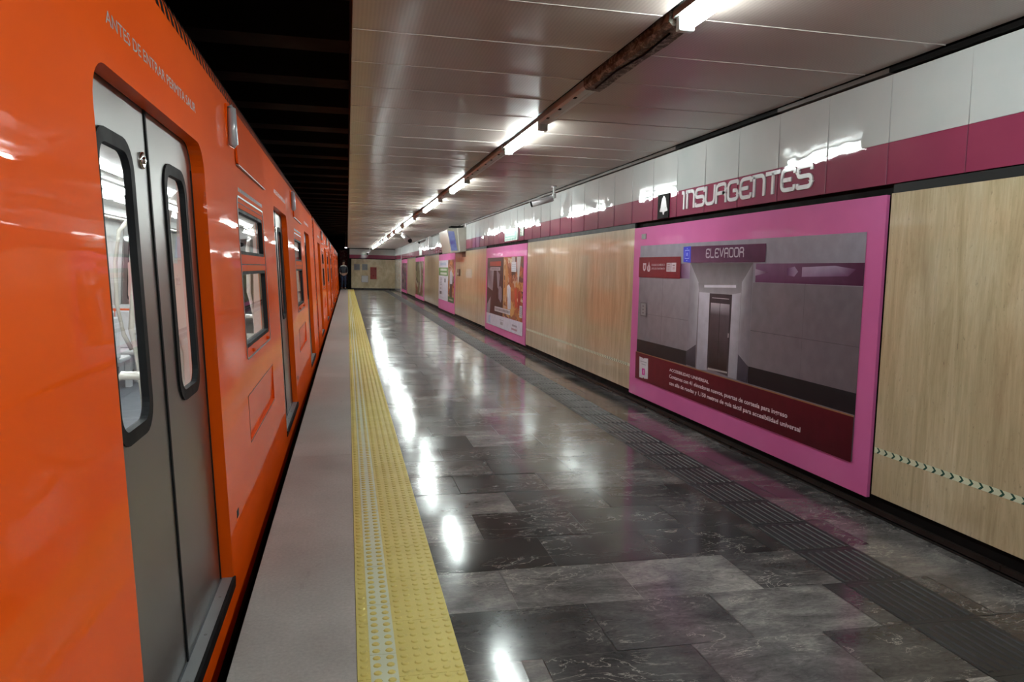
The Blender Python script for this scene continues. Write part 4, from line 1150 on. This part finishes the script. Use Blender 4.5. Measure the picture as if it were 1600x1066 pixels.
    for b in BAYS[:-1]:
        for dy, face in ((4.35, 1), (5.15, -1), (5.55, 1), (6.35, -1), (6.75, -1)):
            for x in ((-.95, -2.72, -3.12) if dy > 5 else (-2.72, -3.12)):
                if proto is None:
                    Y0 = dy+b; mb = MB()
                    mb.bbox(x-.19, x+.19, Y0-.20, Y0+.20, .44, .50, .02); mb.bbox(x-.19, x+.19, Y0-.24, Y0-.19, .50, .98, .02); mb.box(x-.03, x+.03, Y0-.05, Y0+.05, .02, .44)
                    proto = mb.build('seat', 'seat_white', T); proto2 = MB().bbox(x-.17, x+.17, Y0-.19, Y0-.175, .60, .94, .004).build('seat_pad', 'seat_orange', proto)
                    pc = (x, Y0)
                    so = [proto, proto2]
                    # centre the shared meshes on the seat
                    for o in so:
                        for v in o.data.vertices: v.co.x -= (x+2.0)*SC; v.co.y -= (Y0-CARC)*SC
                    proto.location = ((x+2.0)*SC, (Y0-CARC)*SC, 0)
                    # children inherit the parent's location
                else:
                    s_ = proto.copy(); COL.objects.link(s_); s_.parent = T; s_.location = ((x+2.0)*SC, (dy+b-CARC)*SC, 0)
                    if face < 0: s_.rotation_euler = (0, 0, math.pi)
                    p_ = proto2.copy(); COL.objects.link(p_); p_.parent = s_
    return T
car = build_car()
def copy_tree(o, parent=None):
    c = o.copy(); COL.objects.link(c); c.parent = parent
    for ch in o.children: copy_tree(ch, c)
    return c
for k, lab in ((1, 'second orange metro car, beyond the first gap between cars'), (2, 'farthest orange metro car, reaching the far end of the platform')):
    c = copy_tree(car); c.location = (car.location.x, car.location.y+k*20.4*SC, car.location.z); c['label'] = lab

# ---------------------------------------------------------------- person at the platform end
def skin(name, verts, edges, radii, mat, parent, sub=1):
    me = bpy.data.meshes.new(name)
    me.from_pydata([tuple(c*SC for c in v) for v in verts], edges, [])
    o = bpy.data.objects.new(name+'_src', me); COL.objects.link(o)
    m = o.modifiers.new('skin', 'SKIN')
    for i, r in enumerate(radii):
        r = r if isinstance(r, tuple) else (r, r)
        me.skin_vertices[0].data[i].radius = (r[0]*SC, r[1]*SC)
    me.skin_vertices[0].data[0].use_root = True
    if sub: s = o.modifiers.new('sub', 'SUBSURF'); s.levels = sub; s.render_levels = sub
    bpy.context.view_layer.update(); dg = bpy.context.evaluated_depsgraph_get()
    nm = bpy.data.meshes.new_from_object(o.evaluated_get(dg)); bpy.data.objects.remove(o)
    nm.materials.clear(); nm.materials.append(MATS[mat])
    for p in nm.polygons: p.use_smooth = True
    r = bpy.data.objects.new(name, nm); COL.objects.link(r); r.parent = parent; return r
def build_person():
    x, y = -.25, 54.0
    T = thing('person', (x, y, 0), 'person in dark jacket with pale collar and navy trousers at the platform end', 'person')
    # joints, layout units (about 2.05 tall in layout = 1.8 m)
    V = [(0,0,1.08),(0,0,1.28),(0,0,1.52),(0,-.01,1.70),(0,-.02,1.78),(0,-.03,1.88),(0,-.03,1.98)]
    E = [(0,1),(1,2),(2,3),(3,4),(4,5),(5,6)]; R = [(.15,.11),(.14,.10),(.17,.11),(.07,.07),(.06,.06),(.085,.10),(.075,.085)]
    for s in (-1, 1):
        i = len(V); V += [(s*.20,0,1.62),(s*.27,.02,1.36),(s*.24,-.14,1.16),(s*.19,-.20,1.12)]
        E += [(2,i),(i,i+1),(i+1,i+2),(i+2,i+3)]; R += [.065,.05,.038,.035]
        for f in range(5):
            j = len(V); V += [(s*(.17-.01*f),-.24+.012*f,1.13-.022*f),(s*(.13-.01*f),-.27+.01*f,1.11-.022*f)]; E += [(i+3,j),(j,j+1)]; R += [.013,.010]
        i = len(V); V += [(s*.10,0,.98),(s*.11,-.01,.55),(s*.12,.02,.10),(s*.13,-.14,.045)]
        E += [(0,i),(i,i+1),(i+1,i+2),(i+2,i+3)]; R += [.10,.072,.05,.04]
    body = skin('body', V, E, R, 'skin', T)
    JV = [(0,0,1.10),(0,0,1.30),(0,0,1.52),(0,-.005,1.66)]; JE = [(0,1),(1,2),(2,3)]; JR = [(.175,.135),(.165,.125),(.19,.135),(.10,.09)]
    for s in (-1, 1):
        i = len(JV); JV += [(s*.20,0,1.62),(s*.27,.02,1.36),(s*.25,-.12,1.18)]; JE += [(2,i),(i,i+1),(i+1,i+2)]; JR += [.085,.068,.055]
    skin('jacket', JV, JE, JR, 'jacket_dark', T)
    skin('collar', [(-.22,-.02,1.60),(-.08,-.07,1.71),(0,-.10,1.69),(.08,-.07,1.71),(.22,-.02,1.60)], [(0,1),(1,2),(2,3),(3,4)], [.05,.055,.05,.055,.05], 'scarf_pale', T)
    TV = [(0,0,1.10)]; TE = []; TR = [(.16,.125)]
    for s in (-1, 1):
        i = len(TV); TV += [(s*.10,0,.98),(s*.11,-.01,.55),(s*.12,.01,.13)]; TE += [(0,i),(i,i+1),(i+1,i+2)]; TR += [.118,.09,.075]
    skin('trousers', TV, TE, TR, 'trousers_navy', T)
    for s in (-1, 1): skin('shoe', [(s*.12,.04,.055),(s*.13,-.06,.05),(s*.135,-.19,.04)], [(0,1),(1,2)], [.05,.05,.042], 'hair_dark', T)
    skin('hair', [(0,.03,1.92),(0,.0,2.0),(0,-.05,2.045)], [(0,1),(1,2)], [(.10,.09),(.105,.10),(.075,.06)], 'hair_dark', T)
    f = MB()
    for s in (-1, 1): f.tube([(x+s*.035, y-.128, 1.93), (x+s*.035, y-.136, 1.93)], .012, 8)
    f.build('eyes', 'hair_dark', T)
    f = MB(); f.tube([(x, y-.125, 1.92), (x, y-.150, 1.885)], [.008, .016], 6); f.tube([(x-.03, y-.118, 1.84), (x+.03, y-.118, 1.84)], .008, 6); f.build('nose_and_mouth', 'skin', T)
build_person()
